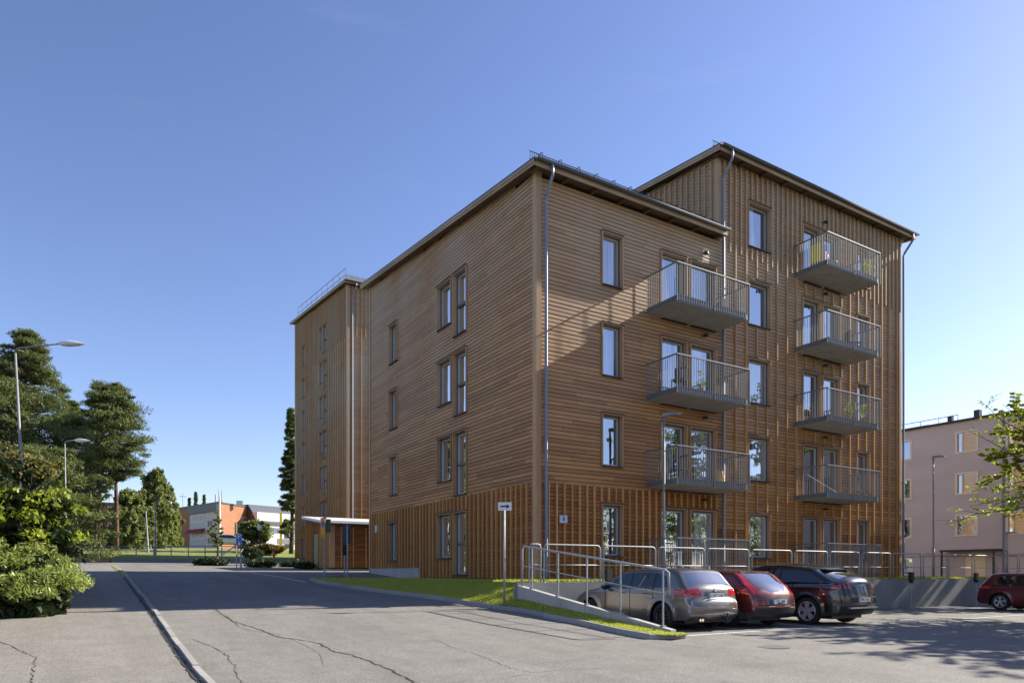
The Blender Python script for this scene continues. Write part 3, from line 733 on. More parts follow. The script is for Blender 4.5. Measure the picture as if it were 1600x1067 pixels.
wr.hexa([(x0, y0, zr_(y0)-.12), (x1, y0, zr_(y0)-.12), (x1, y1, zr_(y1)-.12), (xf, y1, zr_(y1)-.12), (x0, y0, zr_(y0)), (x1, y0, zr_(y0)), (x1, y1, zr_(y1)), (xf, y1, zr_(y1))])
x1b = 4.8
if False: wr.hexa([(x1, VB+.1, zr_(VB+.1)-.12), (x1b, VB+.1, zr_(VB+.1)-.12), (x1b, y1, zr_(y1)-.12), (x1, y1, zr_(y1)-.12), (x1, VB+.1, zr_(VB+.1)), (x1b, VB+.1, zr_(VB+.1)), (x1b, y1, zr_(y1)), (x1, y1, zr_(y1))])
ro_ = wr.build('roof', mat('white_metal_roof', (.78, .78, .76), .35), ax)
s = MB(); s.hexa([(x0+.03, y0+.03, zr_(y0)-.2), (x1-.01, y0+.03, zr_(y0)-.2), (x1-.01, y1-.02, zr_(y1)-.2), (xf+.03, y1-.02, zr_(y1)-.2), (x0+.03, y0+.03, zr_(y0)-.122), (x1-.01, y0+.03, zr_(y0)-.122), (x1-.01, y1-.02, zr_(y1)-.124), (xf+.03, y1-.02, zr_(y1)-.124)]); s.build('soffit', M['gutter'], ro_)

# ------------------------------------------------------------------ pink rendered building on the right
M['render'] = mat('pink_render', (.36, .29, .275), .9)
k = N(M['render']); n1 = k.noise(k.pos((.3, .3, 1)), 1, 5); k.base(k.ramp(n1, [(.3, (.55, .47, .43)), (.7, (.63, .545, .50))]))
M['palewood'] = mat('pale_wood_frame', (.86, .72, .50), .6)
pb = thing('rendered_apartment_building', 'pinkish grey rendered four storey block with pale wood windows at right', 'apartment building', (48, 2, -.3))
PU = 40.8; PF = Face((PU, 0, 0), (0, 1, 0), (-1, 0, 0)); PV0, PV1 = -22, 13.5
opp = []; PH = [9.96-2.85*0, 7.18, 4.28, 1.3]
cols = []
q0, q1 = onU(1529, 700, PU)[0], onU(1493, 700, PU)[0]; cols.append((q0, q1))
r0, r1 = onU(1425, 700, PU)[0], onU(1412, 700, PU)[0]+1.0; cols.append((r0, r0+1.5))
s1_ = onU(1572, 700, PU)[0]; cols += [(s1_-1.5, s1_), (s1_-5.2, s1_-3.7), (s1_-8.4, s1_-6.9), (s1_-12, s1_-10.5), (s1_-16, s1_-14.5)]
heads = [onU(1493, 675, PU)[1], onU(1493, 739.5, PU)[1], onU(1493, 804, PU)[1]]
for (a0, a1) in cols:
    for h in heads: opp.append((a0, a1, h-1.55, h))
da = onU(1526, 880, PU)[0]; opp.append((da-.55, da+.75, -.3, 1.35))
gwa = onU(1427, 880, PU)[0]; opp.append((gwa, gwa+.75, -.2, 1.1))
wl = MB(); zt_ = 10.62
for (p, q, r, t) in split_rect(PV0, PV1, -.6, zt_, opp):
    wl.quad(PF.p(p, 0, r), PF.p(q, 0, r), PF.p(q, 0, t), PF.p(p, 0, t))
wl.box((PU+.3, PV0, -.6), (PU+12, PV1, zt_)); wl.add([(PU, PV0, -.6), (PU+.3, PV0, -.6), (PU+.3, PV0, zt_), (PU, PV0, zt_), (PU, PV1, -.6), (PU+.3, PV1, -.6), (PU+.3, PV1, zt_), (PU, PV1, zt_)], [(0, 1, 2, 3), (4, 5, 6, 7)])
wl.build('wall', M['render'], pb)
def pwin(face, parent, a0, a1, z0, z1, m_frame, pane=M['glass'], mull=True, out=.05):
    f = MB(); w_ = .12 if m_frame is M['palewood'] else .09
    face.box(f, a0, a0+w_, -.12, out, z0, z1); face.box(f, a1-w_, a1, -.12, out, z0, z1); face.box(f, a0+w_, a1-w_, -.12, out-.003, z0, z0+w_); face.box(f, a0+w_, a1-w_, -.12, out-.003, z1-w_, z1)
    if mull: face.box(f, a0+(a1-a0)*.70-.04, a0+(a1-a0)*.70+.04, -.12, 0, z0+w_, z1-w_)
    o = f.build('window', m_frame, parent); p = MB(); p.quad(face.p(a0+w_, -.1, z0+w_), face.p(a1-w_, -.1, z0+w_), face.p(a1-w_, -.1, z1-w_), face.p(a0+w_, -.1, z1-w_)); p.build('pane', pane, o); return o
M['reflection_slats'] = mat('reflected_wood', (.85, .58, .28), .6)  # added slats whose colour imitates sunlit timber reflected in the panes
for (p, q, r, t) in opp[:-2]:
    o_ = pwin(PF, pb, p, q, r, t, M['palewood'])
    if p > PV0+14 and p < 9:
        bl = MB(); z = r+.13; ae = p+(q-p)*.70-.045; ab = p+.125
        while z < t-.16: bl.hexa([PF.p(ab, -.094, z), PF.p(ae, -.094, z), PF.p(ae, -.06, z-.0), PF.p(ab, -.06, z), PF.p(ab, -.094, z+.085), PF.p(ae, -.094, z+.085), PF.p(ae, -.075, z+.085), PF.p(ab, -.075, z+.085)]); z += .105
        bl.build('reflection_slats', M['reflection_slats'], o_)['kind'] = 'stuff'
pwin(PF, pb, *opp[-1], M['white'], mull=False)
d = MB(); PF.box(d, da-.55, da+.75, -.1, -.04, -.3, 1.35); d.build('door', M['palewood'], pb)
d = MB(); PF.box(d, da-1.6, da+1.9, .002, 1.1, 1.46, 1.58); d.build('door_canopy', M['dark'], pb)
for dd in (-1.5, 1.8):
    d = MB(); PF.box(d, da+dd-.05, da+dd+.05, .95, 1.05, -.3, 1.455); d.build('canopy_post', M['dark'], pb)
d = MB(); d.box((PU-.25, PV0-.2, zt_), (PU+12.2, PV1+.2, zt_+.14)); prf = d.build('roof', M['dark'], pb)
d = MB(); PF.box(d, PV0, PV1, -.001, .03, 1.15, 1.2); d.build('string_course', mat('band', (.25, .2, .19), .9), pb)
rl = MB(); ya, yb = onU(1497, 655, PU+1)[0], PV1-.3
rl.tube([(PU+1, ya, zt_+.1), (PU+1, ya, zt_+.75), (PU+1, yb, zt_+.75)], .03, 6)
for i in range(5): v = ya+(yb-ya)*i/4; rl.tube([(PU+1, v, zt_+.1), (PU+1, v, zt_+.75)], .025, 5)
rl.build('roof_railing', M['zinc'], prf)
for px_, py_, hw, h_, dp in ((1485, 665, .15, .65, .3), (1527, 650, .18, .75, .4), (1470, 665, 1.1, .25, 1.6), (1431, 668, 1.0, .3, 1.6)):
    ch = MB(); v = onU(px_, py_, PU+1)[0]; ch.box((PU+.9, v-hw, zt_+.141), (PU+.9+dp, v+hw, zt_+.1+h_)); ch.build('roof_hood', M['dark'], prf)
v0_ = onU(1574, 700, PU)[0]; downp = MB(); downp.tube([(PU-.1, v0_+.2, zt_), (PU-.1, v0_+.2, -.3)], .06, 8); downp.build('downpipe', M['pipe'], pb)

# ------------------------------------------------------------------ retaining wall, ramp wall and railings
rw = thing('retaining_wall', 'grey concrete retaining wall behind the parked cars', 'retaining wall', (10, WV, -1.4))
x = -1.72
while x < 60:
    L = 2.45; t = MB(); t.box((x+.006, WV, -2.2), (x+L-.006, WV+.22, -.285)); t.build('wall_panel', M['slate'], rw); x += L
rwp = thing('ramp_wall', 'low sloping concrete wall with steel rail beside the grass strip', 'wall', (-1.4, -4, -1))
d = (REND-CRN); Lr = d.length; d.normalize(); q = Vector((-d.y, d.x, 0)); nseg = 6
for i in range(nseg):
    a = CRN+d*(Lr*i/nseg+.004)+Vector((0, -.004, 0)); b = CRN+d*(Lr*(i+1)/nseg-.004); t = MB()
    za, zb = walltop(a.y), walltop(b.y)
    t.hexa([(a.x, a.y, -2), (b.x, b.y, -2), (b.x+q.x*.16, b.y+q.y*.16, -2), (a.x+q.x*.16, a.y+q.y*.16, -2), (a.x, a.y, za), (b.x, b.y, zb), (b.x+q.x*.16, b.y+q.y*.16, zb), (a.x+q.x*.16, a.y+q.y*.16, za)])
    t.build('wall_panel', M['concrete'], rwp)
FVv = WV+.1
rail = thing('guard_railing', 'long galvanised hooped steel railing along the top of the retaining wall', 'railing', (10, FVv, -.3))
px = [(850, 938), (943, 1024), (1029, 1101), (1105, 1170), (1175, 1237), (1242, 1293), (1297, 1343), (1347, 1392), (1396, 1439), (1443, 1480), (1483, 1519), (1523, 1555), (1558, 1590), (1593, 1622)]
for (a, b) in px:
    u0, u1 = onV(a, 857, FVv)[0], onV(b, 857, FVv)[0]; zt_, zb_ = .80, -.29; r_ = .12; t = MB()
    pts = [(u0, FVv, zb_), (u0, FVv, zt_-r_)]+[(u0+r_-r_*math.cos(k_), FVv, zt_-r_+r_*math.sin(k_)) for k_ in (.5, 1.05, 1.57)]+[(u1-r_+r_*math.sin(k_), FVv, zt_-r_+r_*math.cos(k_)) for k_ in (0, .5, 1.05, 1.57)]+[(u1, FVv, zb_)]
    t.tube(pts, .024, 8); t.tube([(u0, FVv, .22), (u1, FVv, .22)], .013, 6)
    t.box((u0-.05, FVv-.04, zb_), (u0+.05, FVv+.04, zb_+.012)); t.box((u1-.05, FVv-.04, zb_), (u1+.05, FVv+.04, zb_+.012))
    t.build('railing_panel', M['zinc'], rail, smooth=True)
# short end panel turning the corner and the sloping handrail down the ramp wall
rr_ = thing('ramp_railing', 'galvanised handrail sloping down the low wall beside the silver estate car', 'railing', (-1.5, -4, -.5))
def onwall(t, o=.08): p = CRN+d*(Lr*t)+q*o; return p
def rz(t): return .73+(0.03-.73)*t
t = MB(); p0 = onwall(.02); pe = onwall(.955)
t.tube([(p0.x, p0.y, walltop(p0.y)), (p0.x, p0.y, rz(0)-.1), (p0.x+d.x*.06, p0.y+d.y*.06, rz(0)-.01), (onwall(.05).x, onwall(.05).y, rz(.04)), (pe.x, pe.y, rz(.96)), (pe.x+d.x*.10, pe.y+d.y*.10, rz(.96)-.06), (pe.x+d.x*.12, pe.y+d.y*.12, rz(.96)-.55)], .027, 8); t.build('handrail', M['zinc'], rr_, smooth=True)
t = MB(); t.tube([(p0.x, p0.y, rz(0)-.55), (pe.x, pe.y, rz(.96)-.52)], .015, 6); t.build('mid_rail', M['zinc'], rr_)
for f_ in (.1, .3, .5, .71, .945):
    p = onwall(f_); t = MB(); t.tube([(p.x, p.y, walltop(p.y)-.01), (p.x, p.y, rz(f_)-.02)], .02, 8); t.box((p.x-.05, p.y-.05, walltop(p.y)-.01), (p.x+.05, p.y+.05, walltop(p.y)+.03)); t.build('post', M['zinc'], rr_)
t = MB(); u0, u1 = onV(827, 857, FVv)[0], onV(845, 857, FVv)[0]
t.tube([(u0, FVv, -.3), (u0, FVv, .68), (u0+.05, FVv, .78), (u0+.1, FVv, .8), (u1-.1, FVv, .8), (u1-.03, FVv, .78), (u1, FVv, .68), (u1, FVv, -.3)], .024, 8); t.tube([(u0, FVv, .22), (u1, FVv, .22)], .013, 6); t.build('end_panel', M['zinc'], rr_, smooth=True)

# ------------------------------------------------------------------ posts, lamps, signs
def heater_post(u, v, z0, top, label, w_=.2):
    o = thing('heater_post', label, 'charging post', (u, v, z0), 'engine heater posts by the bays')
    t = MB(); t.tube([(0, 0, 0), (0, 0, top-.35)], .028, 8); t.lathe((0, 0, 0), [(.07, 0), (.07, .02), (.03, .05)], 12)
    c = t.build('post', M['zinc'], o); c.matrix_parent_inverse = Matrix()
    t = MB(); h = w_/2
    t.hexa([(-h*.5, -h*.45, top-.45), (h*.5, -h*.45, top-.45), (h*.5, h*.45, top-.45), (-h*.5, h*.45, top-.45), (-h, -h*.7, top-.32), (h, -h*.7, top-.32), (h, h*.7, top-.32), (-h, h*.7, top-.32)])
    t.box((-h, -h*.7, top-.319), (h, h*.7, top)); c = t.build('box', M['black'], o); c.matrix_parent_inverse = Matrix(); return o
p = onV(1424, 950, -2.1); heater_post(p[0], -2.1, gz(p[0], -2.1), 1.5, 'black engine heater box on a post between the dark coupe and the wall lamp')
p = onV(1525.5, 948, -2.1); heater_post(p[0], -2.1, gz(p[0], -2.1), 1.5, 'black engine heater box on a post behind the rear of the far red car')
p = onV(951, 900, -2.0); heater_post(p[0], -2.0, gz(p[0], -2.0), 1.47, 'black engine heater box on a post in front of the silver car')
p = G(538.5, 903); heater_post(p.x, p.y, p.z, 1.42, 'black engine heater box on a post by the low annex wall')

def slim_lamp(p, top, label, ang):
    o = thing('street_lamp', label, 'street lamp', p, 'slim modern lamp posts by the building'); H = top-p[2]
    t = MB(); t.tube([(0, 0, 0), (0, 0, 1.35)], .065, 12); t.tube([(0, 0, 1.35), (0, 0, 1.45), (0, 0, H)], [.065, .045, .038], 10); c = t.build('pole', M['pole'], o, smooth=True); c.matrix_parent_inverse = Matrix()
    t = MB(); L = .55; dx, dy = math.cos(ang), math.sin(ang); pts = []
    for i, (s_, wd, hz, th) in enumerate([(-.06, .05, 0, .1), (.1, .09, .03, .09), (.3, .12, .045, .06), (L, .08, .02, .02)]):
        c_ = Vector((dx*s_, dy*s_, H-.02+hz)); n_ = Vector((-dy, dx, 0))*wd
        pts.append([c_-n_-Vector((0, 0, th*.7)), c_+n_-Vector((0, 0, th*.7)), c_+n_*.7+Vector((0, 0, th*.4)), c_-n_*.7+Vector((0, 0, th*.4))])
    vs = [x for r_ in pts for x in r_]; fs = [(i*4+k_, i*4+(k_+1) % 4, i*4+4+(k_+1) % 4, i*4+4+k_) for i in range(3) for k_ in range(4)]+[(3, 2, 1, 0), (12, 13, 14, 15)]
    t.add(vs, fs); c = t.build('lamp_head', M['pole'], o, smooth=True, auto=50); c.matrix_parent_inverse = Matrix(); return o
vv = WV+.45
p = onV(1037.5, 894, vv); slim_lamp((p[0], vv, -.28), onV(1037, 647, vv)[1], 'slim grey lamp post standing in front of the lower balconies', R(-31.6))
p = onV(1458.5, 894, vv+.3); slim_lamp((p[0], vv+.3, -.28), onV(1458, 713, vv+.3)[1], 'slim grey lamp post in front of the pink building', R(-31.6))
p = onV(1573, 894, vv+.2); o = slim_lamp((p[0], vv+.2, -.28), onV(1573, 832, vv+.2)[1], 'short grey post with a small head at the right edge beyond the railing', R(-31.6))

def arm_lamp(base, H, arm, label, lean=.0):
    o = thing('street_lamp', label, 'street lamp', base, 'tall arm lamps along the footpath')
    rx, ry = .852, -.524
    t = MB(); top = Vector((-rx*lean, -ry*lean, H)); t.tube([(0, 0, 0), top*.33, top*.34, top], [.09, .07, .055, .035], 12); c = t.build('pole', M['pole'], o, smooth=True); c.matrix_parent_inverse = Matrix()
    t = MB(); e = top+Vector((rx, ry, 0))*arm+Vector((0, 0, arm*.13)); t.tube([top-Vector((0, 0, .12)), top+Vector((rx*.12, ry*.12, .05)), e], [.045, .035, .03], 8); c = t.build('arm', M['pole'], o, smooth=True); c.matrix_parent_inverse = Matrix()
    t = MB(); L = .95; prof = [(0, .05, .04), (.12, .09, .09), (.35, .13, .11), (.7, .10, .08), (L, .02, .02)]; vs = []; n = 10
    for (s_, wd, th) in prof:
        for k_ in range(n):
            a = 2*math.pi*k_/n; c2 = e+Vector((rx, ry, 0))*s_+Vector((0, 0, .02-.03*s_)); vs.append(c2+Vector((-ry, rx, 0))*wd*math.cos(a)+Vector((0, 0, 1))*th*math.sin(a))
    t.add(vs, [(i*n+k_, i*n+(k_+1) % n, (i+1)*n+(k_+1) % n, (i+1)*n+k_) for i in range(4) for k_ in range(n)]); c = t.build('lamp_head', M['white'], o, smooth=True); c.matrix_parent_inverse = Matrix(); return o
def lamp_at(x, ytop, dist, H=None, **k_):
    p = at(x, ytop, dist); g = gz(p.x, p.y); return (p.x, p.y, g), p.z-g
b_, H_ = lamp_at(43, 546, 25.5); arm_lamp(b_, H_, 1.6, 'tall grey arm lamp post rising from the leafy shrub at far left', .45)
b_, H_ = lamp_at(104, 690, 43); arm_lamp(b_, H_, .6, 'arm lamp post half hidden in front of the pines', .1)

def text(s, size, loc, rot, m_, parent, name='lettering', ext=.001):
    cu = bpy.data.curves.new(name, 'FONT'); cu.body = s; cu.size = size; cu.align_x = 'CENTER'; cu.align_y = 'CENTER'; cu.extrude = ext
    o = bpy.data.objects.new(name, cu); COL.objects.link(o); o.location = loc; o.rotation_euler = rot
    dg = bpy.context.evaluated_depsgraph_get(); me = bpy.data.meshes.new_from_object(o.evaluated_get(dg)); bpy.data.objects.remove(o)
    o = bpy.data.objects.new(name, me); COL.objects.link(o); me.materials.clear(); me.materials.append(m_); o.location = loc; o.rotation_euler = rot
    if parent is not None: link(o, parent)
    return o
CR = R(-31.6)                          # signs that face the camera side
RX, FY = Vector((.852, -.524, 0)), Vector((.524, .852, 0))
def plate(p, w_, h_, m_, off=-.03, name='plate', parent=None, th=.004):
    t = MB(); c = Vector(p)+FY*off; a = RX*w_/2; up = Vector((0, 0, h_/2)); b = FY*th
    t.hexa([c-a-up, c+a-up, c+a-up+b, c-a-up+b, c-a+up, c+a+up, c+a+up+b, c-a+up+b]); return t.build(name, m_, parent)
M['signwhite'] = mat('sign_white', (.62, .64, .66), .4); M['signblue'] = mat('sign_blue', (.012, .10, .42), .4); M['signyellow'] = mat('sign_yellow', (.75, .36, .02), .45); M['signred'] = mat('sign_red', (.55, .03, .03), .45)
base = at(788, 930, 18.9); gzz = -.72
sg = thing('arrow_sign', 'white sign with a black arrow pointing right on a steel post in the grass', 'sign', (base.x, base.y, gzz))
t = MB(); zt_ = at(788, 785, 18.9).z; t.tube([(base.x, base.y, gzz-.2), (base.x, base.y, zt_)], .03, 10); t.build('post', M['zinc'], sg, smooth=True)
c = at(789, 791, 18.9); pl_ = plate(c, .37, .225, M['signwhite'], -.04, 'sign_plate', sg)
t = MB(); cc = c+FY*-.0475; a = RX; up = Vector((0, 0, 1)); f_ = FY*.002
def flat(t, pts, cc):
    n = len(pts); vs = [cc+RX*x+up*y for x, y in pts]; t.add(vs, [tuple(range(n))])
flat(t, [(-.125, -.02), (.05, -.02), (.05, .02), (-.125, .02)], cc); flat(t, [(.045, -.062), (.13, 0), (.045, .062)], cc); t.build('arrow', M['black'], pl_)

def post_sign(x, y, top_y, label):
    g = G(x, y); ds = (g-Vector((CU, CV, 0))).dot(FY); o = thing('sign_post', label, 'sign', g); t = MB(); tp = at(x, top_y, ds); t.tube([g-Vector((0, 0, .2)), (g.x, g.y, tp.z)], .03, 8); t.build('post', M['zinc'], o); return o, ds
o, ds = post_sign(507, 906, 806, 'steel post with orange and blue no-parking plate and a green back plate')
pp = plate(at(505, 822, ds), 7*ds/F, 24*ds/F, M['signyellow'], -.05, 'sign_plate', o)
t = MB(); c = at(505, 819, ds)+FY*-.057; flat(t, [(.055*math.cos(a), .14*math.sin(a)) for a in [i*math.pi/8 for i in range(16)]], c); t.build('blue_disc', mat('disc_blue', (.1, .14, .42), .5), pp)
plate(at(505, 836.5, ds), 7*ds/F, 6*ds/F, mat('sign_orange', (.6, .30, .04), .5), -.05, 'lower_plate', o)
plate(at(512.5, 821, ds), 8*ds/F, 21*ds/F, mat('sign_back', (.06, .075, .06), .6), .04, 'side_plate', o)
o, ds = post_sign(543, 906, 820, 'plain steel sign post beside the black heater box')
plate(at(541, 834, ds), 13*ds/F, 28*ds/F, mat('sign_back_blue', (.02, .032, .05), .5), .06, 'sign_back', o)
o, ds = post_sign(369.5, 887, 816, 'blue parking sign with wheelchair symbol on a post by the planted island')
pp = plate(at(374.5, 843, ds), 9*ds/F, 18*ds/F, M['signblue'], -.05, 'sign_plate', o)
c = at(374.5, 838, ds)+FY*-.06; text('P', .38, c, (R(90), 0, CR), M['signwhite'], pp, 'letter_p')
t = MB(); c = at(374.5, 848.5, ds)+FY*-.06; s_ = ds/F
flat(t, [(1.6*s_*math.cos(a)-.2*s_, 1.6*s_*math.sin(a)-1.4*s_) for a in [i*math.pi/6 for i in range(12)]], c); flat(t, [(-.8*s_, -1*s_), (.3*s_, -1*s_), (.3*s_, 3*s_), (-.8*s_, 3*s_)], c); flat(t, [(0, 0), (2.4*s_, 0), (2.4*s_, .8*s_), (0, .8*s_)], c); t.build('wheelchair_symbol', M['signwhite'], pp)
plate(at(370, 816.5, ds), 9*ds/F, 1.2*ds/F, M['dark'], .05, 'lamp_cap', o)
t = MB(); p = at(376.5, 878, ds); t.tube([(p.x, p.y, gz(p.x, p.y)), (p.x, p.y, p.z+.65)], .05, 8); tag(t.build('bollard', M['zinc']), 'short grey bollard right beside the parking sign post', 'bollard')
def marker(x, y0, y1, wpx, label):
    g = G(x, y1); ds = (g-Vector((CU, CV, 0))).dot(FY); o = thing('marker_post', label, 'marker post', g)
    H = (y1-y0)*ds/F; wd = wpx*ds/F; base_ = g+Vector((0, 0, H/2)); plate(base_, wd, H, M['signred'], 0, 'board', o, .05)
    for kk in range(3): plate(g+Vector((0, 0, H*(.2+.3*kk))), wd*.7, H*.10, M['signyellow'], -.004, 'reflector', o)
marker(172.5, 861, 878, 4.3, 'red and yellow marker board at the end of the footpath kerb')
marker(428, 860, 876, 3.2, 'red marker post on the far verge beyond the bushes')

# ------------------------------------------------------------------ vegetation
def cloud(C_, Rd, n, size, asp, rg, up=.0, flatz=1.):
    """n leaves per cluster; C_ (k,3) centres, Rd (k,3) radii"""
    k_ = len(C_); N_ = k_*n; ix = np.repeat(np.arange(k_), n)
    d = rg.normal(size=(N_, 3)); d /= np.linalg.norm(d, axis=1)[:, None]; r = rg.random(N_)[:, None]**.42
    P = C_[ix]+d*r*Rd[ix]
    a = rg.normal(size=(N_, 3)); a[:, 2] *= flatz; a[:, 2] += up; a /= np.linalg.norm(a, axis=1)[:, None]
    b = rg.normal(size=(N_, 3)); b = np.cross(a, b); b /= np.linalg.norm(b, axis=1)[:, None]
    s_ = (size*(.6+.8*rg.random(N_)))[:, None]
    V_ = np.stack([P-a*s_*.5, P+b*s_*asp*.5-a*s_*.05, P+a*s_*.5, P-b*s_*asp*.5-a*s_*.05], 1).reshape(-1, 3)
    ct = rg.random(k_)
    tone = np.clip(.55*ct[ix]+.45*rg.random(N_), 0, 1); return V_, np.repeat(tone, 4)
def pine(x, ybase, ytop, dist, wpx, t0, label, seed, trunk_px=None, lean=0, name='pine_tree', mat_='pine', nC=120, nL=130, tuft=.34, profile=None, group='pines along the far left', trunks=((0, 0),), asp=.16, bark='bark', rough=1., droop=False):
    rg = np.random.default_rng(seed); b = at(x, ybase, dist); g = gz(b.x, b.y); top = at(x+lean, ytop, dist); H = top.z-g; Rr = wpx/2*dist/F
    o = thing(name, label, 'tree', (b.x, b.y, g), group)
    lx = (top-b).x; ly = (top-b).y
    for (du, dl) in trunks:
        t = MB(); bx_, by_ = b.x+RX.x*du, b.y+RX.y*du; r0 = .03*H*.45+.05
        pts = [(bx_+lx*f_**1.3+.12*math.sin(5*f_+du), by_+ly*f_**1.3, g-.2+(H*.93-dl)*f_) for f_ in (0, .15, .35, .55, .75, 1)]
        t.tube(pts, [r0, r0*.82, r0*.66, r0*.5, r0*.32, r0*.08], 9); t.build('trunk', M[bark], o, smooth=True)
    prof = profile or [(0, .55), (.25, .95), (.55, .9), (.8, .6), (1, .15)]
    nC = int(nC*(2.6 if droop else 2.1)); nL = int(nL*(.34 if droop else .72)); f_ = rg.random(nC)**.85; hr = np.interp(f_, [p[0] for p in prof], [p[1] for p in prof])
    an_ = rg.random(nC)*2*math.pi; rr = Rr*hr*np.sqrt(rg.random(nC)*.9+.1)*(.7+(.75 if droop else .45)*rg.random(nC))
    hz = g+H*(t0+(1-t0)*f_)
    C_ = np.stack([b.x+lx*((hz-g)/H)**1.3+rr*np.cos(an_), b.y+ly*((hz-g)/H)**1.3+rr*np.sin(an_), hz], 1)
    sc = (.08+.14*rg.random(nC)**1.5)*Rr*rough*(.6+.6*hr)
    Rd = np.stack([sc*1.1, sc*1.1, sc*1.6], 1) if droop else np.stack([sc*1.5, sc*1.5, sc*.5], 1)
    t = MB()
    for i in range(0, nC, 2):
        c = Vector(C_[i]); cf = (c.z-g)/H; ax_ = Vector((b.x+lx*cf**1.3, b.y+ly*cf**1.3, c.z-.12*H*(.2+rr[i]/Rr*.3))); t.tube([ax_, ax_.lerp(c, .6)+Vector((0, 0, -.05*Rr)), c], [.015*H*.25, .01*H*.2, .02], 4, cap=False)
    t.build('branches', M[bark], o)['kind'] = 'stuff'
    V_, tn = cloud(C_, Rd, nL, tuft, asp, rg, up=.35)
    cr_ = rawmesh('crown', V_, 4, M[mat_], tn, o); return o
pine(42, 880, 517, 52, 150, .25, 'tallest dark pine behind the arm lamp at far left', 11, nC=200, nL=210, profile=[(0, .6), (.3, .95), (.6, .85), (.85, .45), (1, .1)], tuft=.32)
pine(-35, 880, 560, 50, 190, .15, 'broad pine cut by the left edge of the picture', 12, nC=200, nL=200, profile=[(0, .9), (.5, 1), (.8, .7), (1, .2)], tuft=.32)
pine(112, 875, 628, 58, 92, .2, 'narrow olive pine between the two tall pines', 13, nC=130, nL=170, profile=[(0, .8), (.4, .9), (.8, .5), (1, .1)], tuft=.32)
pine(172, 868, 601, 66, 118, .42, 'tall twin-trunked pine beside the sky gap', 14, nC=190, nL=190, profile=[(0, .45), (.15, .85), (.4, 1.0), (.75, .75), (1, .3)], trunks=((-1.1, 1), (.5, 0)), tuft=.34)
pine(148, 868, 700, 64, 60, .5, 'slim pine with a bare trunk left of the twin-trunked pine', 18, nC=60, nL=150, tuft=.32)
pine(60, 880, 700, 44, 190, .0, 'dark low pine mass behind the leafy shrub', 19, nC=160, nL=170, profile=[(0, 1), (.6, 1), (1, .4)], tuft=.36)
pine(455, 890, 640, 74, 40, .12, 'spruce peeping out from behind the timber tower', 15, nC=110, nL=160, profile=[(0, 1), (.5, .85), (1, .12)], tuft=.5, name='spruce_tree', group=None)
pine(243, 868, 735, 78, 62, .0, 'birch with a thin open top beside the brick building', 16, mat_='birch', nC=110, nL=130, tuft=.36, asp=.6, profile=[(0, .75), (.4, .9), (.75, .6), (1, .3)], droop=True, name='birch_tree', group='birches by the brick building', rough=.85)
pine(262, 866, 762, 84, 40, .0, 'darker birch touching the left end of the brick building', 17, mat_='birch', nC=90, nL=130, tuft=.36, asp=.6, profile=[(0, .8), (.5, .9), (1, .3)], droop=True, name='birch_tree', group='birches by the brick building')
pine(205, 868, 770, 72, 62, .0, 'drooping birch in front of the orange brick wall', 20, mat_='birch', nC=110, nL=150, tuft=.36, asp=.6, profile=[(0, .9), (.5, .95), (1, .4)], droop=True, name='birch_tree', group='birches by the brick building')
for i, (x, yt, wd) in enumerate(((306, 769, 16), (319, 773, 12), (296, 778, 12), (100, 800, 90), (20, 780, 120), (457, 786, 16), (150, 820, 40))):
    pine(x, 862, yt, 150 if x > 200 else 95, wd, 0, ['far conifer rising left of centre over the brick roof', 'smaller far conifer over the brick roof', 'faint far conifer just above the left end of the brick roof', 'distant dark tree low between the pines', 'distant tree behind the leafy shrub at far left', 'pale distant tree beside the spruce', 'distant bush-like tree left of the pine trunks'][i], 30+i, nC=90, nL=50, tuft=.55, asp=.3, profile=[(0, 1), (.5, .6), (1, .08)], name='distant_tree', group='distant trees', mat_='birch' if i in (5, 6) else 'pine')

def bush(name, label, cs, mat_, n, size, seed, cat='bush', asp=.45, group=None, twigs=True, shell=True):
    """cs: list of (centre, radii)"""
    rg = np.random.default_rng(seed); C0 = []; R0 = []
    for (c, r) in cs:
        m_ = max(10, int(40*r[0]*r[2]/1.2))
        dd = rg.normal(size=(m_, 3)); dd /= np.linalg.norm(dd, axis=1)[:, None]; dd[:, 2] = np.abs(dd[:, 2])*1.0-.25*(rg.random(m_))
        q_ = np.array(c)+dd*np.array(r)*(.72+.3*rg.random(m_))[:, None]; C0.append(q_); R0.append((.16+.34*rg.random((m_, 1)))*np.array([[1.15, 1.15, .6]])*max(.8, min(r)))
    C0 = np.concatenate(C0); R0 = np.concatenate(R0); C0[:, 2] = np.maximum(C0[:, 2], [gz(a, b)+.12 for a, b in C0[:, :2]])
    c0 = cs[0][0]; g = gz(c0[0], c0[1]); o = thing(name, label, cat, (c0[0], c0[1], g), group)
    t = MB()
    for i in range(0, len(C0), 3):
        c = Vector(C0[i]); b = Vector((c0[0]+(c.x-c0[0])*.4, c0[1]+(c.y-c0[1])*.4, gz(c.x, c.y))); t.tube([b, b.lerp(c, .5)+Vector((0, 0, .08)), c], [.02, .012, .004], 4, cap=False)
    t.build('stems', M['twig'], o)['kind'] = 'stuff'
    core_ = MB()
    V_, tn = cloud(C0, R0, max(4, n//len(C0)), size, asp, rg, up=.5)
    rawmesh('foliage', V_, 4, M[mat_], tn, o)
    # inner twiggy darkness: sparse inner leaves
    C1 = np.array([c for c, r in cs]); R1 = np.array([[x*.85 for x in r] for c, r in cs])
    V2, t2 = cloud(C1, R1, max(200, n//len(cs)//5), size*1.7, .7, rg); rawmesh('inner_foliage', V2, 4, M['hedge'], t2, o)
    return o
def g3(u, v, h): return (u, v, gz(u, v)+h)
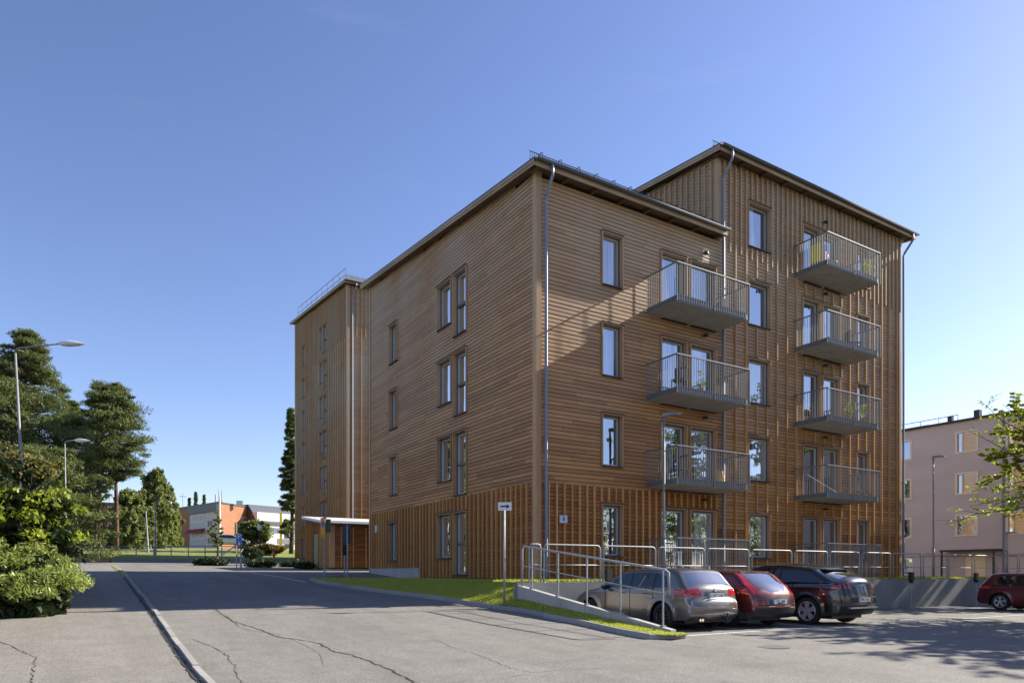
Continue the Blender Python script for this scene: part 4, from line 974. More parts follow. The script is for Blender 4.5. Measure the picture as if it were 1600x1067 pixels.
bush('leafy_shrub', 'low glossy shrub with narrow upright leaves spilling onto the footpath', [(g3(-13.0, .0, .5), (1.0, .8, .9)), (g3(-14.3, -.4, .55), (1.2, .8, 1.0)), (g3(-15.8, -.5, .6), (1.3, .9, 1.1)), (g3(-12.85, .3, .75), (.65, .5, .8)), (g3(-14.6, .2, 1.0), (1.3, .6, 1.1))], 'shrub', 70000, .12, 50, asp=.24)
bush('leafy_shrub', 'tall bright green shrub with spreading branches behind the low glossy one', [(g3(-13.9, .45, 2.0), (1.4, .5, .8)), (g3(-15.6, .2, 2.1), (1.5, .7, 1.1)), (g3(-12.9, .5, 2.35), (.9, .4, .35)), (g3(-14.6, .5, 2.8), (1.3, .5, .45)), (g3(-17.4, .1, 2), (1.6, .8, 1.4)), (g3(-12.6, .6, 1.7), (.6, .35, .35))], 'bright', 17000, .12, 51, asp=.5)
bush('leafy_shrub', 'browned thin-leaved bush top in front of the pines', [(g3(-13.7, .8, 3.3), (1.1, .4, .5)), (g3(-12.9, .9, 3.0), (.6, .4, .35)), (g3(-15.6, .7, 3.4), (1.3, .5, .55))], 'rust', 1300, .09, 52, asp=.5)
bush('leafy_shrub', 'dark hedge mass between the shrubs and the footpath', [(g3(-13.4, 2.2, 1.3), (1.2, 1.4, 1.4)), (g3(-15.5, 2.5, 1.6), (1.8, 1.3, 1.9)), (g3(-13.2, 5.5, 1.3), (.9, 2.0, 1.3)), (g3(-14.2, 10, 1.4), (1.8, 3.0, 1.4)), (g3(-18, 3, 1.8), (1.8, 1.5, 2.1))], 'hedge', 26000, .13, 53, asp=.5)
# young shoots sticking out of the shrub
def far_bush(x, y, dist, wpx, hpx, label, mat_, seed, n=2500, size=.2, name='bush', group=None, cat='bush'):
    c = at(x, y, dist); s_ = dist/F; w_ = wpx*s_/2; h_ = hpx*s_/2; b = g3(c.x, c.y, h_*.9); rq = np.random.default_rng(seed+500); cs = [((b[0], b[1], c.z), (w_*.8, w_*.8, h_*.85))]
    for i in range(5):
        a_ = i*1.25+rq.random(); cs.append(((b[0]+w_*.45*math.cos(a_), b[1]+w_*.45*math.sin(a_), c.z+h_*rq.uniform(-.35, .35)), (w_*.5, w_*.5, h_*rq.uniform(.4, .65))))
    return bush(name, label, cs, mat_, n, size, seed, cat, .6, group)
far_bush(399, 831, 75, 52, 46, 'round dark green tree in front of the sunlit brick wall', 'birch', 60, 9000, .3, 'round_tree', cat='tree')
t = MB(); c = at(399, 860, 75); t.tube([(c.x, c.y, gz(c.x, c.y)-.2), (c.x, c.y, c.z+1.5)], .16, 8); tag(t.build('tree_trunk', M['bark']), 'short trunk under the round dark green tree', 'trunk')
far_bush(423, 858, 70, 54, 18, 'reddish olive hedge under the round tree', 'rust', 61, 3500, .22)
far_bush(395, 864, 44, 30, 18, 'dark bush just right of the parking sign', 'hedge', 62, 3500, .16)
far_bush(322, 878, 42, 30, 12, 'dark low planting on the traffic island', 'hedge', 63, 3000, .14, group='low planting by the road')
far_bush(343, 879, 42, 22, 10, 'clipped dark block of planting on the traffic island', 'hedge', 64, 3000, .12, group='low planting by the road')
far_bush(420, 880, 40, 26, 9, 'low dark bush left of the no-parking post', 'hedge', 65, 2600, .12, group='low planting by the road')
far_bush(398, 882, 40, 22, 7, 'low dark bush under the bare branches near the parking sign', 'hedge', 66, 2200, .12, group='low planting by the road')
far_bush(455, 882, 42, 30, 11, 'dark bush in front of the tower foot', 'hedge', 67, 2600, .12, group='low planting by the road')
far_bush(478, 885, 38, 22, 11, 'dark bush at the annex corner', 'hedge', 68, 2200, .12, group='low planting by the road')
# slim street tree in the island
pine(338, 880, 799, 45, 22, .35, 'thin young street tree on the traffic island', 70, mat_='birch', nC=22, nL=45, tuft=.16, asp=.6, name='young_tree', group=None, bark='twig')
# maple at the right edge and its neighbours (their shadows fall across the lot)
def maple(cx, cy, zc, Rr, seed, label, n=26, leaf='bright', nl=340, reach=None):
    rg = np.random.default_rng(seed); g = gz(cx, cy); o = thing('maple_tree', label, 'tree', (cx, cy, g), 'maples right of the parking lot'); t = MB(); br = MB(); C_ = []; Rd = []
    t.tube([(cx, cy, g-.2), (cx+.1, cy, g+1.2), (cx-.05, cy+.1, zc-.6)], [.16, .13, .10], 9); t.build('trunk', M['twig'], o)
    for i in range(n):
        a = rg.random()*2*math.pi if not reach or i % 3 else reach[0]+rg.normal()*.35
        e_ = -.2+1.2*rg.random()**1.2; L = Rr*(.65+.45*rg.random())*(reach[1] if reach and i % 3 == 0 else 1)
        d_ = Vector((math.cos(a)*math.cos(e_), math.sin(a)*math.cos(e_), math.sin(e_)))
        s0 = Vector((cx, cy, zc-.5+rg.random()*.9)); pts = [s0+d_*L*f_+Vector((rg.normal()*.08, rg.normal()*.08, -.12*L*f_*f_+rg.normal()*.05)) for f_ in (0, .25, .5, .75, 1)]
        br.tube(pts, [.045, .032, .022, .013, .005], 5, cap=False)
        for kk in range(10):
            f_ = .3+.7*rg.random(); idx = min(3, int(f_*4)); b0 = pts[idx].lerp(pts[idx+1], f_*4-idx); sd = Vector((rg.normal(), rg.normal(), rg.normal()*.35)).normalized()*L*.22*(1.2-f_*.6); e2 = b0+sd+d_*L*.1
            br.tube([b0, b0.lerp(e2, .5)+Vector((0, 0, .03)), e2], [.009, .006, .003], 3, cap=False)
            for ff in (.35, .7, 1.0):
                if rg.random() < .85: C_.append(b0.lerp(e2, ff)); Rd.append((.13, .13, .07))
    br.build('branches', M['twig'], o)['kind'] = 'stuff'
    V_, tn = cloud(np.array(C_), np.array(Rd), max(4, nl//30), .085, .75, rg, up=.1, flatz=.5); rawmesh('crown', V_, 4, M[leaf], tn, o); return o
p = at(1700, 900, 21); maple(p.x, p.y, 2.6, 3.1, 80, 'thin leaved maple reaching in from the right edge in front of the pink building', 34, nl=200, reach=(math.atan2(.524, -.852), 1.22))
maple(16.5, -11.8, 5.3, 3.7, 81, 'maple outside the right edge of the picture nearest the road', 36, nl=1700)
maple(21.0, -11.6, 7.8, 4.2, 82, 'second maple farther right beside the lot', 36, nl=1700)
maple(26.5, -12.2, 8.5, 4.2, 83, 'third maple farther right beside the lot', 36, nl=1700)
maple(28.0, -3.5, 6.0, 3.4, 84, 'maple beyond the right edge close to the retaining wall', 34, nl=2000)
maple(34.0, -4.0, 9.5, 4.0, 85, 'tall maple beyond the right edge in line with the retaining wall', 34, nl=2000)
# trees on the near side of the lot, seen only as reflections in the balcony windows
for i, (u, v) in enumerate(((8, -34), (16, -37), (24, -33), (33, -38), (0, -38), (42, -34), (51, -33), (58, -38), (66, -34), (74, -38), (83, -36))):
    rgx = 90+i; rg = np.random.default_rng(rgx); g = gz(u, v); o = thing('birch_tree', 'tall birch across the lot behind the camera', 'tree', (u, v, g), 'birches across the lot'); t = MB(); t.tube([(u, v, g), (u, v, g+11)], [.2, .05], 8); t.build('trunk', M['bark'], o)
    nC = 90; a = rg.random(nC)*6.28; f_ = rg.random(nC); rr = 3.4*np.interp(f_, [0, .4, 1], [.6, 1, .2])*np.sqrt(rg.random(nC)); C_ = np.stack([u+rr*np.cos(a), v+rr*np.sin(a), g+2.5+10*f_], 1)
    V_, tn = cloud(C_, np.full((nC, 3), .7), 60, .3, .6, rg); rawmesh('crown', V_, 4, M['birch'], tn, o)

# ------------------------------------------------------------------ far buildings
M['brick'] = mat('red_brick', (.33, .13, .06), .9)
k = N(M['brick']); bt = k.n('TexBrick'); bt.inputs['Scale'].default_value = 1.0; bt.inputs['Brick Width'].default_value = .5; bt.inputs['Row Height'].default_value = .16; bt.inputs['Mortar Size'].default_value = .012
bt.inputs['Color1'].default_value = (.36, .14, .065, 1); bt.inputs['Color2'].default_value = (.27, .10, .05, 1); bt.inputs['Mortar'].default_value = (.30, .2, .14, 1)
mpv = k.n('Mapping'); mpv.inputs['Rotation'].default_value = (R(90), 0, 0); gg = k.n('NewGeometry'); k.l(gg.outputs['Position'], mpv.inputs[0]); k.l(mpv.outputs[0], bt.inputs['Vector']); k.base(bt.outputs['Color'])
M['panel'] = mat('grey_panel', (.42, .43, .45), .6); M['darkroof'] = mat('dark_roof_band', (.05, .055, .065), .5); M['awning'] = mat('red_awning', (.25, .02, .04), .8)
def block(name, label, corner, left, right, ztop, zbot, mL, mR, depth=12, band=None, group=None):
    """corner, left, right: (x px, distance) of the visible plan corners"""
    c = at(corner[0], 894, corner[1]); l = at(left[0], 894, left[1]); r = at(right[0], 894, right[1])
    o = thing(name, label, 'apartment building', (c.x, c.y, zbot), group)
    el = (c-l); LL = el.length; el.normalize(); er = (r-c); LR = er.length; er.normalize()
    nl_ = Vector((el.y, -el.x, 0)); nl_ = nl_ if nl_.dot(FY) < 0 else -nl_; nr_ = Vector((er.y, -er.x, 0)); nr_ = nr_ if nr_.dot(FY) < 0 else -nr_
    FL = Face(l, el, nl_); FR = Face(c, er, nr_); return o, FL, LL, FR, LR, l, c, r
cz = at(0, 783, 116).z; zb = 2.6
o, FL, LL, FR, LR, l, c, r = block('brick_apartment_building', 'orange brick block with grey panelled balconies and a red awning far left', (343, 116), (274, 128), (404, 128), cz, zb, None, None)
fa = at(299, 894, 124); aL = (fa-l).dot(FL.ea)
t = MB(); FL.box(t, 0, aL, -.3, 0, zb, cz-.3); FR.box(t, 0, LR, -.3, 0, zb, cz-.3); t.build('wall', M['brick'], o)
t = MB(); FL.box(t, aL+.01, LL, -.3, .02, zb, cz-1.6); pan = t.build('balcony_panels', M['panel'], o)
t = MB(); FL.box(t, -.1, LL, -.4, .12, cz-.298, cz-.02); FR.box(t, -.1, LR, -.4, .1, cz-.297, cz-.05); t.build('roof', M['darkroof'], o)
t = MB(); FL.box(t, aL, LL, 0, .5, cz-1.59, cz-.29); t.build('roof_band', M['darkroof'], o)
ww = (LL-aL)
for i in range(3):
    z0 = cz-3.1-2.9*i
    for kx in range(3): pwin(FL, o, aL+ww*(.07+.145*kx), aL+ww*(.20+.145*kx), z0, z0+1.3, M['white'], M['farglass'], False, .06)
    t = MB(); FL.box(t, aL+ww*.62, aL+ww*.78, .02, .05, z0-.9, z0); t.build('window', M['dark'], o)
    for kx in range(6):
        t = MB(); FL.box(t, aL+ww*(.56+.07*kx), aL+ww*(.567+.07*kx), .02, .06, z0-1.4, z0+1.3); t.build('panel_rib', M['white'], o)
t = MB(); z0 = cz-3.1-2.9
t.add([FL.p(aL, .05, z0+1.75), FL.p(aL+ww*.54, .05, z0+1.75), FL.p(aL+ww*.54, .9, z0+1.15), FL.p(aL, .9, z0+1.15), FL.p(aL, .9, z0+.95), FL.p(aL+ww*.54, .9, z0+.95)], [(0, 1, 2, 3), (3, 2, 5, 4)]); t.build('awning', M['awning'], o)
pwin(FR, o, LR*.55, LR*.72, cz-4.2, cz-2.1, M['white'], M['farglass'], True, .05)
t = MB(); a0 = at(347, 790, 118); t.tube([(a0.x, a0.y, cz), (a0.x, a0.y, cz+2.0)], .09, 6); t.tube([(a0.x-1, a0.y, cz), (a0.x-1, a0.y, cz+1.3)], .12, 6); t.tube([(a0.x-.5, a0.y, cz), (a0.x-.5, a0.y, cz+2.2)], .05, 6); a1 = at(286, 780, 125); t.tube([(a1.x, a1.y, cz), (a1.x, a1.y, cz+2.4)], .07, 6); t.tube([(a1.x-.6, a1.y, cz+1.8), (a1.x+.6, a1.y, cz+1.8)], .05, 5); a2 = at(374, 782, 120); t.box((a2.x-.4, a2.y-.4, cz-.2), (a2.x+.5, a2.y+.4, cz+.5)); t.build('aerials', M['zinc'], o)
t = MB(); t.tube([at(343.5, 776, 112), at(343.5, 848, 112)], .13, 8); t.build('downpipe', M['white'], o)

w_ = thing('white_apartment_building', 'white banded apartment block with dark roof and window strips far centre left', 'apartment building', (*at(440, 0, 118).xy, zb))
c = at(402, 894, 122); r = at(500, 894, 132); er = (r-c); LR = er.length; er.normalize(); nr_ = Vector((er.y, -er.x, 0)); nr_ = nr_ if nr_.dot(FY) < 0 else -nr_; WF = Face(c, er, nr_)
zt = at(0, 786, 122).z
t = MB(); WF.box(t, 0, LR, -6, 0, zb-1.5, zt-1.5); t.build('wall', mat('white_cladding', (.62, .62, .62), .7), w_)
t = MB(); P_ = [WF.p(0, .2, zt-3.2), WF.p(LR, .2, zt-3.2), WF.p(LR, -3, zt), WF.p(0, -3, zt), WF.p(0, .2, zt-3.6), WF.p(LR, .2, zt-3.6), WF.p(0, -6, zt), WF.p(LR, -6, zt)]; t.add(P_, [(0, 1, 2, 3), (4, 5, 1, 0), (3, 2, 7, 6)]); t.build('roof', mat('slate_roof', (.10, .11, .125), .5), w_)
t = MB(); t.add([WF.p(-.01, .2, zt-3.6), WF.p(-.01, -3, zt), WF.p(-.01, -8, zt), WF.p(-.01, -8, zb), WF.p(-.01, .0, zb)], [(0, 1, 2, 3, 4)]); t.build('end_wall', mat('brown_end', (.10, .06, .045), .8), w_)
for i, zc in enumerate((zt-5.1, zt-7.0)):
    for kx in range(26):
        a0 = 2+kx*(LR-3)/26
        if a0 < LR*.30 and i == 1: continue
        t = MB(); WF.box(t, a0, a0+(LR-3)/26*.78, .01, .04, zc, zc+.95); t.build('window', M['farglass'], w_)
for zc in (zt-3.9, zt-5.9, zt-7.8):
    for ax_ in (LR*.42, LR*.60, LR*.8):
        t = MB(); WF.box(t, ax_, ax_+.9, .05, .08, zc, zc+.8); t.build('window', M['dark'], w_)
t = MB(); p = at(439, 894, 104); t.box((p.x-.14, p.y-.14, zb), (p.x+.14, p.y+.14, at(439, 800, 104).z)); t.build('yellow_pipe', mat('yellow', (.6, .38, .02), .6), w_)
t = MB(); WF.box(t, LR*.3, LR, .02, .1, zb-1.5, zb+.9); t.build('ground_floor', mat('dark_ground_floor', (.07, .065, .06), .7), w_)

o2 = thing('brick_house', 'orange brick building glimpsed behind the pine trunks', 'apartment building', (*at(180, 0, 100).xy, 3))
c = at(120, 894, 98); r = at(262, 894, 104); er = (r-c); LR = er.length; er.normalize(); nr_ = Vector((er.y, -er.x, 0)); nr_ = nr_ if nr_.dot(FY) < 0 else -nr_; HF = Face(c, er, nr_)
t = MB(); HF.box(t, 0, LR, -8, 0, 2.5, at(0, 788, 100).z); t.build('wall', M['brick'], o2)
t = MB(); HF.box(t, -.3, LR+.3, -8.3, .3, at(0, 788, 100).z+.002, at(0, 785, 100).z); t.build('roof', M['darkroof'], o2)
for kx in range(5):
    for i in range(3):
        a0 = 1.2+kx*2.6; z0 = 3.6+2.4*i
        t = MB(); HF.box(t, a0, a0+1.0, .002, .05, z0, z0+1.1); q_ = t.build('window', M['white'], o2); t = MB(); HF.box(t, a0+.08, a0+.92, .051, .06, z0+.08, z0+1.02); t.build('pane', M['farglass'], q_)

# low fences and far lamps
M['fencewire'] = mat('fence_wire', (.40, .40, .36), .6, .3)
fn = thing('mesh_fence', 'low pale wire mesh fence along the far grass verge', 'fence', (*at(240, 0, 58).xy, 1))
fa, fb = at(128, 853, 57), at(372, 853, 61); L = (fb-fa).length; nP = 9
def fpt(t): p = fa.lerp(fb, t); return p, gz(p.x, p.y)
for i in range(nP+1):
    p, g = fpt(i/nP); t = MB(); t.tube([(p.x, p.y, g-.2), (p.x, p.y, p.z)], .045, 6); t.build('post', M['fencewire'], fn)
t = MB(); t.tube([fa, fb], .035, 6); t.build('top_rail', M['fencewire'], fn)
t = MB()
for i in range(6): t.tube([fa-Vector((0, 0, .18+.16*i)), fb-Vector((0, 0, .18+.16*i))], .006, 4, cap=False)
for i in range(170): p, g = fpt(i/170); t.tube([(p.x, p.y, p.z), (p.x, p.y, p.z-1.1)], .004, 3, cap=False)
t.build('wire_mesh', M['fencewire'], fn)['kind'] = 'stuff'
t = MB(); t.tube([at(345, 868, 60), at(369, 852, 60.5)], .06, 6); tag(t.build('handrail', M['white']), 'white sloping handrail left of the parking sign', 'railing')
def far_lamp(x, y0, y1, dist, label, arm=5, lean=0):
    b = at(x, y1, dist); g = gz(b.x, b.y); tp = at(x+lean, y0, dist); o = thing('street_lamp', label, 'street lamp', (b.x, b.y, g), 'grey street lamps by the far verge'); t = MB(); t.tube([(b.x, b.y, g-.2), tp], [.10, .05], 8); t.build('pole', M['zinc'], o)
    t = MB(); e = tp+RX*arm*dist/F+Vector((0, 0, .08)); t.tube([tp, tp.lerp(e, .5)+Vector((0, 0, .06)), e], [.05, .09, .04], 6); t.build('lamp_head', M['zinc'], o)
far_lamp(243, 784, 873, 60, 'straight grey lamp post standing before the birches', 7); far_lamp(232, 797, 864, 66, 'leaning grey lamp post left of the straight one', 6, -4); far_lamp(235.5, 816, 866, 74, 'shortest grey lamp post between the two others', 5, -1)
t = MB(); p = at(406, 826, 56); t.tube([(p.x, p.y, gz(p.x, p.y)), p], .05, 6); lp_ = thing('globe_lamp', 'lamp post with a round white globe in front of the dark green tree', 'street lamp', (p.x, p.y, gz(p.x, p.y))); t.build('pole', M['dark'], lp_); t = MB(); t.lathe((p.x, p.y, p.z+.1), [(.0, -.25), (.16, -.19), (.24, -.0), (.16, .19), (0, .25)], 12); t.build('globe', M['white'], lp_, smooth=True)
t = MB(); a0, a1 = at(122, 848, 75), at(166, 849, 75); t.hexa([a0+Vector((0, 0, -.15)), a1+Vector((0, 0, -.15)), a1+Vector((0, .5, -.15)), a0+Vector((0, .5, -.15)), a0, a1, a1+Vector((0, .5, 0)), a0+Vector((0, .5, 0))]); tag(t.build('guard_rail', M['white']), 'white horizontal guard rail behind the left end of the mesh fence', 'railing')

# ------------------------------------------------------------------ cars
def paint(name, col, metal=.6, rough=.3):
    m = mat(name, col, rough, metal, .5, 1.0); return m
M['tyre'] = mat('tyre', (.016, .016, .017), .85); M['rim'] = mat('alloy', (.5, .5, .51), .4, .4); M['darkrim'] = mat('dark_alloy', (.07, .065, .065), .35, .7)
M['tail'] = mat('tail_lamp', (.42, .008, .012), .12, 0, .6, 1); M['tailclear'] = mat('clear_lamp', (.55, .45, .45), .1, 0, .6, 1); M['chrome'] = mat('chrome', (.6, .6, .6), .12, 1)
def polyres(pts, step):
    P = np.array(pts, float); d = np.r_[0, np.cumsum(np.hypot(*np.diff(P, axis=0).T))]
    # round the corners with a smooth resample
    n = int(d[-1]/step); s_ = np.linspace(0, d[-1], n); y = np.interp(s_, d, P[:, 0]); z = np.interp(s_, d, P[:, 1])
    kk = max(1, int(.09/step)); ker = np.ones(2*kk+1)/(2*kk+1)
    yp = np.pad(y, kk, mode='reflect', reflect_type='odd'); zp = np.pad(z, kk, mode='reflect', reflect_type='odd')
    return np.convolve(yp, ker, 'valid'), np.convolve(zp, ker, 'valid')
def car(label, spec, loc, rz):
    L, Wd, H = spec['L'], spec['W'], spec['H']; belt = spec['belt']
    o = thing('parked_car', label, 'car', loc, 'parked cars'); o.rotation_euler = (0, 0, rz)
    Y, Zt = polyres(spec['top'], .025); ncol = len(Y)
    by = np.array([p[0] for p in spec['bot']]); bz = np.array([p[1] for p in spec['bot']])
    Zb = np.interp(Y, by, bz); r = spec['r']; ar = r+spec.get('gap', .055)
    for wy in spec['wheels']:
        m_ = np.abs(Y-wy) < ar; Zb[m_] = np.maximum(Zb[m_], r+np.sqrt(ar**2-(Y[m_]-wy)**2))
    Zb = np.minimum(Zb, Zt)
    def half(y, z, dist):
        w_ = Wd/2-np.where(z > belt, (z-belt)*spec.get('tumble', .36), ((z-.62)/.5)**2*.035*(z < 1.2))
        w_ = w_-spec.get('tr', .10)*np.clip((spec.get('yr', .75)-y)/spec.get('yr', .75), 0, 1)**2-.16*np.clip((y-(L-.9))/.9, 0, 1)**2
        Rr = np.where(z > belt, .11, .09); t_ = np.clip((Rr-dist)/Rr, 0, 1); w_ = w_-Rr*(1-np.sqrt(1-t_**2))*.9
        for wy in spec['wheels']:
            dd = np.hypot(y-wy, z-r)-ar; w_ = w_+.022*np.exp(-(dd/.07)**2)*(z > .15)
        # crease under the windows
        return w_+.012*np.exp(-((z-belt+.12)/.05)**2)
    MR = 44
    YY = np.repeat(Y[:, None], MR+1, 1); T_ = np.linspace(0, 1, MR+1)[None, :]; ZZ = Zb[:, None]+(Zt-Zb)[:, None]*T_
    D_ = np.min(np.hypot(YY[..., None]-Y[None, None, :], ZZ[..., None]-Zt[None, None, :]), axis=2)
    D_[:, -1] = 0
    XX = half(YY, ZZ, D_)
    V_ = []; faces = {}
    def addf(key, f): faces.setdefault(key, []).append(f)
    vi = {}
    for sgn in (1, -1):
        base_ = len(V_)
        for i in range(ncol):
            for j in range(MR+1): V_.append((sgn*XX[i, j], YY[i, j], ZZ[i, j]))
        for i in range(ncol-1):
            for j in range(MR):
                if ZZ[i, j+1]-ZZ[i, j] < 1e-6 and ZZ[i+1, j+1]-ZZ[i+1, j] < 1e-6: continue
                f = (base_+i*(MR+1)+j, base_+(i+1)*(MR+1)+j, base_+(i+1)*(MR+1)+j+1, base_+i*(MR+1)+j+1)
                if sgn < 0: f = f[::-1]
                yc, zc = (YY[i, j]+YY[i+1, j])/2, (ZZ[i, j]+ZZ[i, j+1])/2
                addf(spec['side'](yc, zc, sgn), f)
    We = XX[:, -1]; ty = np.gradient(Y); tz = np.gradient(Zt); ln = np.hypot(ty, tz); ny, nz = -tz/ln, ty/ln
    bul = np.interp(Y, *spec['bulge']); NS = 40; base_ = len(V_)
    for i in range(ncol):
        for j in range(NS+1):
            t_ = -1+2*j/NS; b_ = bul[i]*(1-abs(t_)**2.4); V_.append((t_*We[i], Y[i]+ny[i]*b_, Zt[i]+nz[i]*b_))
    for i in range(ncol-1):
        for j in range(NS):
            f = (base_+i*(NS+1)+j, base_+i*(NS+1)+j+1, base_+(i+1)*(NS+1)+j+1, base_+(i+1)*(NS+1)+j)
            t_ = -1+2*(j+.5)/NS; addf(spec['topk']((Y[i]+Y[i+1])/2, (Zt[i]+Zt[i+1])/2, t_*We[i]), f)
    base_ = len(V_); Wb = XX[:, 0]
    for i in range(ncol):
        for j in range(9):
            t_ = -1+2*j/8; b_ = bul[i]*(1-abs(t_)**2.4)*(1 if Y[i] < .3 or Y[i] > L-.3 else 0); V_.append((t_*Wb[i], Y[i]-(b_ if Y[i] < 1 else -b_), Zb[i]))
    for i in range(ncol-1):
        for j in range(8): addf('bumper' if Y[i] < .12 else 'underbody', (base_+i*9+j, base_+(i+1)*9+j, base_+(i+1)*9+j+1, base_+i*9+j+1))
    V_ = np.array(V_)
    for key, fs in faces.items():
        used_ = np.unique(np.array(fs).ravel()); mp = -np.ones(len(V_), int); mp[used_] = np.arange(len(used_))
        me = bpy.data.meshes.new(key); me.from_pydata([tuple(p) for p in V_[used_]], [], [tuple(mp[list(f)]) for f in fs])
        me.polygons.foreach_set('use_smooth', [True]*len(fs)); me.materials.append(spec['mats'].get(key, spec['mats'].get(key.split('.')[0], M['black'])))
        ob = bpy.data.objects.new(key.split('.')[0], me); COL.objects.link(ob); ob.parent = o
        import bmesh
        bm = bmesh.new(); bm.from_mesh(me); bmesh.ops.remove_doubles(bm, verts=bm.verts, dist=.0008); bm.to_mesh(me); bm.free()
    def loc_build(t, name, m_, parent=o, **k_):
        c = t.build(name, m_, None, **k_); c.parent = parent; return c
    tr_ = Wd/2
    for wi, wy in enumerate(spec['wheels']):
        for sgn in (-1, 1):
            x0 = sgn*(tr_-.225); x1 = sgn*(tr_-.01); t = MB(); ri = r*spec.get('rimf', .68)
            t.lathe((0, wy, r), [(ri, x0), (r-.03, x0), (r, x0+sgn*.03), (r, x1-sgn*.035), (r-.02, x1-sgn*.008), (r-.06, x1), (ri+.01, x1-sgn*.006), (ri, x1-sgn*.02), (ri, x0)], 36, 'x')
            wh = loc_build(t, 'wheel', M['tyre'], smooth=True, auto=35)
            t = MB(); t.lathe((0, wy, r), [(ri, x1-sgn*.02), (ri-.012, x1-sgn*.012), (ri-.03, x1-sgn*.03), (ri-.032, x0+sgn*.04)], 36, 'x'); xs = x1-sgn*.03
            ns = spec['spokes']
            for s_ in range(ns):
                a = 2*math.pi*s_/ns+.3; w2 = spec.get('sw', .022)
                for off in ((-.13, .13) if spec.get('double') else (0,)):
                    ca, sa = math.cos(a+off*.4), math.sin(a+off*.4); cb_, sb_ = math.cos(a+off), math.sin(a+off)
                    p0 = (ca*.045, sa*.045); p1 = (cb_*(ri-.02), sb_*(ri-.02)); nx, nz_ = -sb_*w2, cb_*w2
                    Q = [(xs-sgn*.03, wy+p0[0]-nx*1.2, r+p0[1]-nz_*1.2), (xs-sgn*.03, wy+p0[0]+nx*1.2, r+p0[1]+nz_*1.2), (xs-sgn*.03, wy+p1[0]+nx, r+p1[1]+nz_), (xs-sgn*.03, wy+p1[0]-nx, r+p1[1]-nz_),
                         (xs, wy+p0[0]-nx*1.2, r+p0[1]-nz_*1.2), (xs, wy+p0[0]+nx*1.2, r+p0[1]+nz_*1.2), (xs+sgn*.012, wy+p1[0]+nx, r+p1[1]+nz_), (xs+sgn*.012, wy+p1[0]-nx, r+p1[1]-nz_)]
                    t.hexa(Q)
            t.lathe((0, wy, r), [(.065, xs-sgn*.03), (.06, xs+sgn*.004), (0.0, xs+sgn*.008)], 16, 'x'); loc_build(t, 'rim', spec['rim'], wh)
            t = MB(); t.lathe((0, wy, r), [(ri-.03, xs-sgn*.06), (0, xs-sgn*.06)], 20, 'x'); loc_build(t, 'brake_disc', M['black'], wh)
    t = MB(); t.box((-tr_+.26, .35, .17), (tr_-.26, L-.4, .5)); loc_build(t, 'chassis', M['black'])
    # number plate, wiper, mirrors
    pz, py = spec['plate']; t = MB(); t.box((-.26, py-.012, pz-.055), (.26, py, pz+.055)); pt = loc_build(t, 'number_plate', M['signwhite'])
    t = MB(); t.box((-.26, py-.014, pz-.055), (-.215, py-.0125, pz+.055)); loc_build(t, 'blue_band', M['signblue'], pt)
    tx = text(spec['reg'], .105, (.02, py-.015, pz), (R(90), 0, 0), M['black'], None, 'registration'); tx.parent = pt
    for sgn in (-1, 1):
        my, mz = spec['mirror']; t = MB(); x = sgn*(tr_-.02); t.lathe((x+sgn*.11, my, mz), [(0, -.09), (.05, -.08), (.075, 0), (.06, .08), (0, .1)], 10, 'x'); t.box((x-sgn*.06, my-.02, mz-.06), (x+sgn*.05, my+.03, mz-.03)); loc_build(t, 'wing_mirror', spec['mats'].get('mirror', M['black']), smooth=True, auto=50)
    if 'extra' in spec: spec['extra'](o, loc_build)
    return o
def inpoly(y, z, P):
    c = False; n = len(P)
    for i in range(n):
        (a, b), (p, q) = P[i], P[i-1]
        if (b > z) != (q > z) and y < (p-a)*(z-b)/(q-b)+a: c = not c
    return c
# --- silver-grey estate
dlo = [(.62, 1.03), (.82, 1.30), (1.1, 1.365), (1.9, 1.38), (2.4, 1.35), (3.05, 1.0), (2.4, .97), (1.4, .98)]
def s_grey(y, z, s):
    if inpoly(y, z, dlo): return ('side_window.%d%d' % (s, (y > 1.16)+(y > 2)) if not (1.97 < y < 2.03 or 1.13 < y < 1.2) else 'window_pillar.%d%d' % (s, y > 1.5))
    if y < .50 and .80 < z < 1.0-.12*y and z > .80+.1*y: return 'taillight.'+str(s)
    if z < .27: return 'bumper'
    for yd in (1.17, 2.02, 3.0):
        if abs(y-yd) < .013 and z < 1.0 and not (yd == 1.17 and z < .75): return 'door_gap.%d%d' % (s, int(yd*100))
    return 'body'
def t_grey(y, z, x):
    if y < 1 and 1.045 < z < 1.355 and abs(x) < .64+(1.36-z)*.16: return 'rear_window'
    if y < .3 and .80 < z < .975 and abs(x) > .47: return 'taillight.'+('1' if x > 0 else '-1')
    if y < .3 and .77 < z < .90 and abs(x) < .36: return 'plate_recess'
    if 2.45 < y < 3.15 and z > 1.0 and abs(x) < .62: return 'windscreen'
    if y < .2 and z < .33: return 'bumper'
    if y < .3 and abs(z-.655) < .012 and abs(x) < .6: return 'door_gap'
    return 'body'
